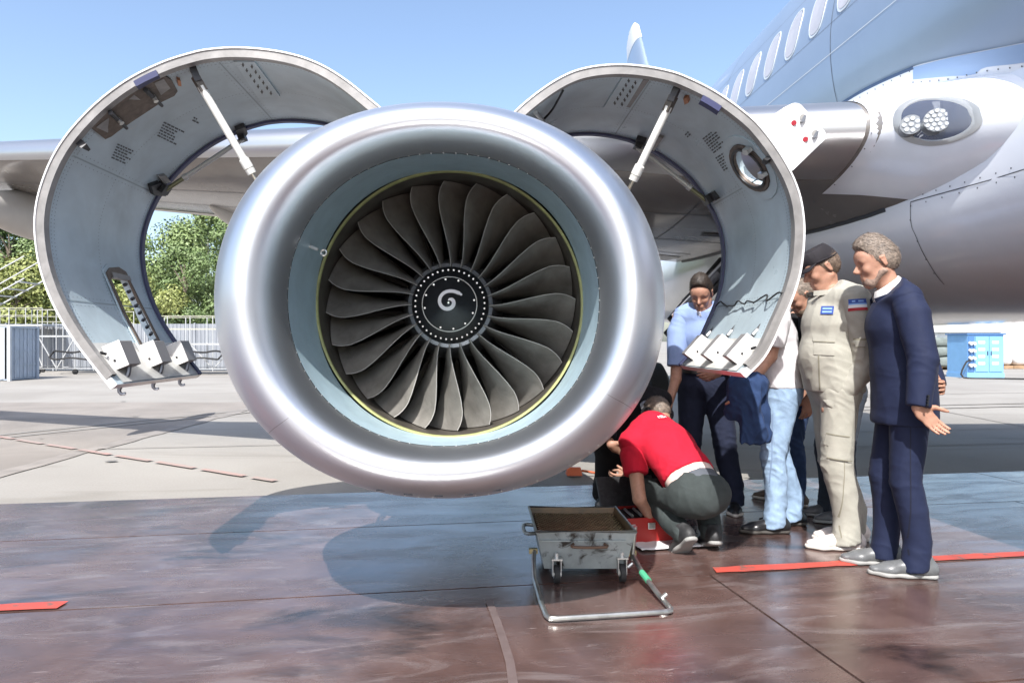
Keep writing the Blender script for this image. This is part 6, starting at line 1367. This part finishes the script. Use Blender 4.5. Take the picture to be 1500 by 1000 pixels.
# ---- red tool case
M_CASE_R = mat('case_red', (.40, .025, .022), .4, var=.12); tcx = Vector((1.03, 4.33, .014)); rz = Matrix.Rotation(R(12), 3, 'Z')
tc = thing('tool_case', tcx, 'open red tool case on a white cloth between the two crouching men', 'tool case')
def tb(off, size, name, mt, par, tilt=0): return bevel(MB().box(tcx+rz @ Vector(off), size, rz @ Matrix.Rotation(R(tilt), 3, 'X')).build(name, mt, par, smooth=False), .004)
for off, size in (((0, -.15, .085), (.40, .012, .15)), ((0, .15, .085), (.40, .012, .15)), ((-.195, 0, .085), (.012, .29, .15)), ((.195, 0, .085), (.012, .29, .15)), ((0, 0, .016), (.40, .30, .012))): tb(off, size, 'case_panel', M_CASE_R, tc)
lid = tb((0, .185, .20), (.40, .30, .02), 'lid', M_DARK, tc, 62); tb((0, -.159, .11), (.05, .008, .04), 'clasp', M_BOLT, tc); tb((-.12, -.159, .11), (.03, .008, .03), 'clasp', M_BOLT, tc)
tb((-.06, 0, .135), (.25, .2, .02), 'tool_tray', M_DARK, tc)
for k in range(4): MB().cyl(tcx+rz @ Vector((-.15+.06*k, -.08, .155)), tcx+rz @ Vector((-.13+.06*k, .08, .158)), .009, 8).build('tool', M_BOLT, tc)
cl = []
for i in range(17):
    cl.append([tcx+rz @ Vector((-.13+.40*i/16, -.30+.30*j/10, .006+.008*(1+mnoise.noise(Vector((i*.5, j*.5, 3)))))) for j in range(11)])
o = MB().grid(cl).build('white_cloth', mat('cloth_white_rag', (.72, .72, .74), .8)); sm = o.modifiers.new('s', 'SOLIDIFY'); sm.thickness = .004; tag(o, 'white cloth spread on the plates under the red tool case', 'cloth')
# orange wheel chock behind
g = G(842, 700); oc = thing('wheel_chock', g, 'small orange wheel chock on the ground beyond the intake', 'chock')
MB().prism([g+Vector((-.07, .0, .02)), g+Vector((.07, 0, .02)), g+Vector((.07, .12, .02)), g+Vector((-.07, .12, .02))], [g+Vector((-.06, .04, .09)), g+Vector((.06, .04, .09)), g+Vector((.06, .07, .09)), g+Vector((-.06, .07, .09))]).build('wedge', mat('chock_orange', (.65, .13, .04), .5), oc)
MB().tube([g+Vector((.07, .05, .06)), g+Vector((.25, .05, .03)), g+Vector((.4, .1, .02))], .012, 6).build('rope', mat('rope_orange', (.5, .12, .05), .8), oc)
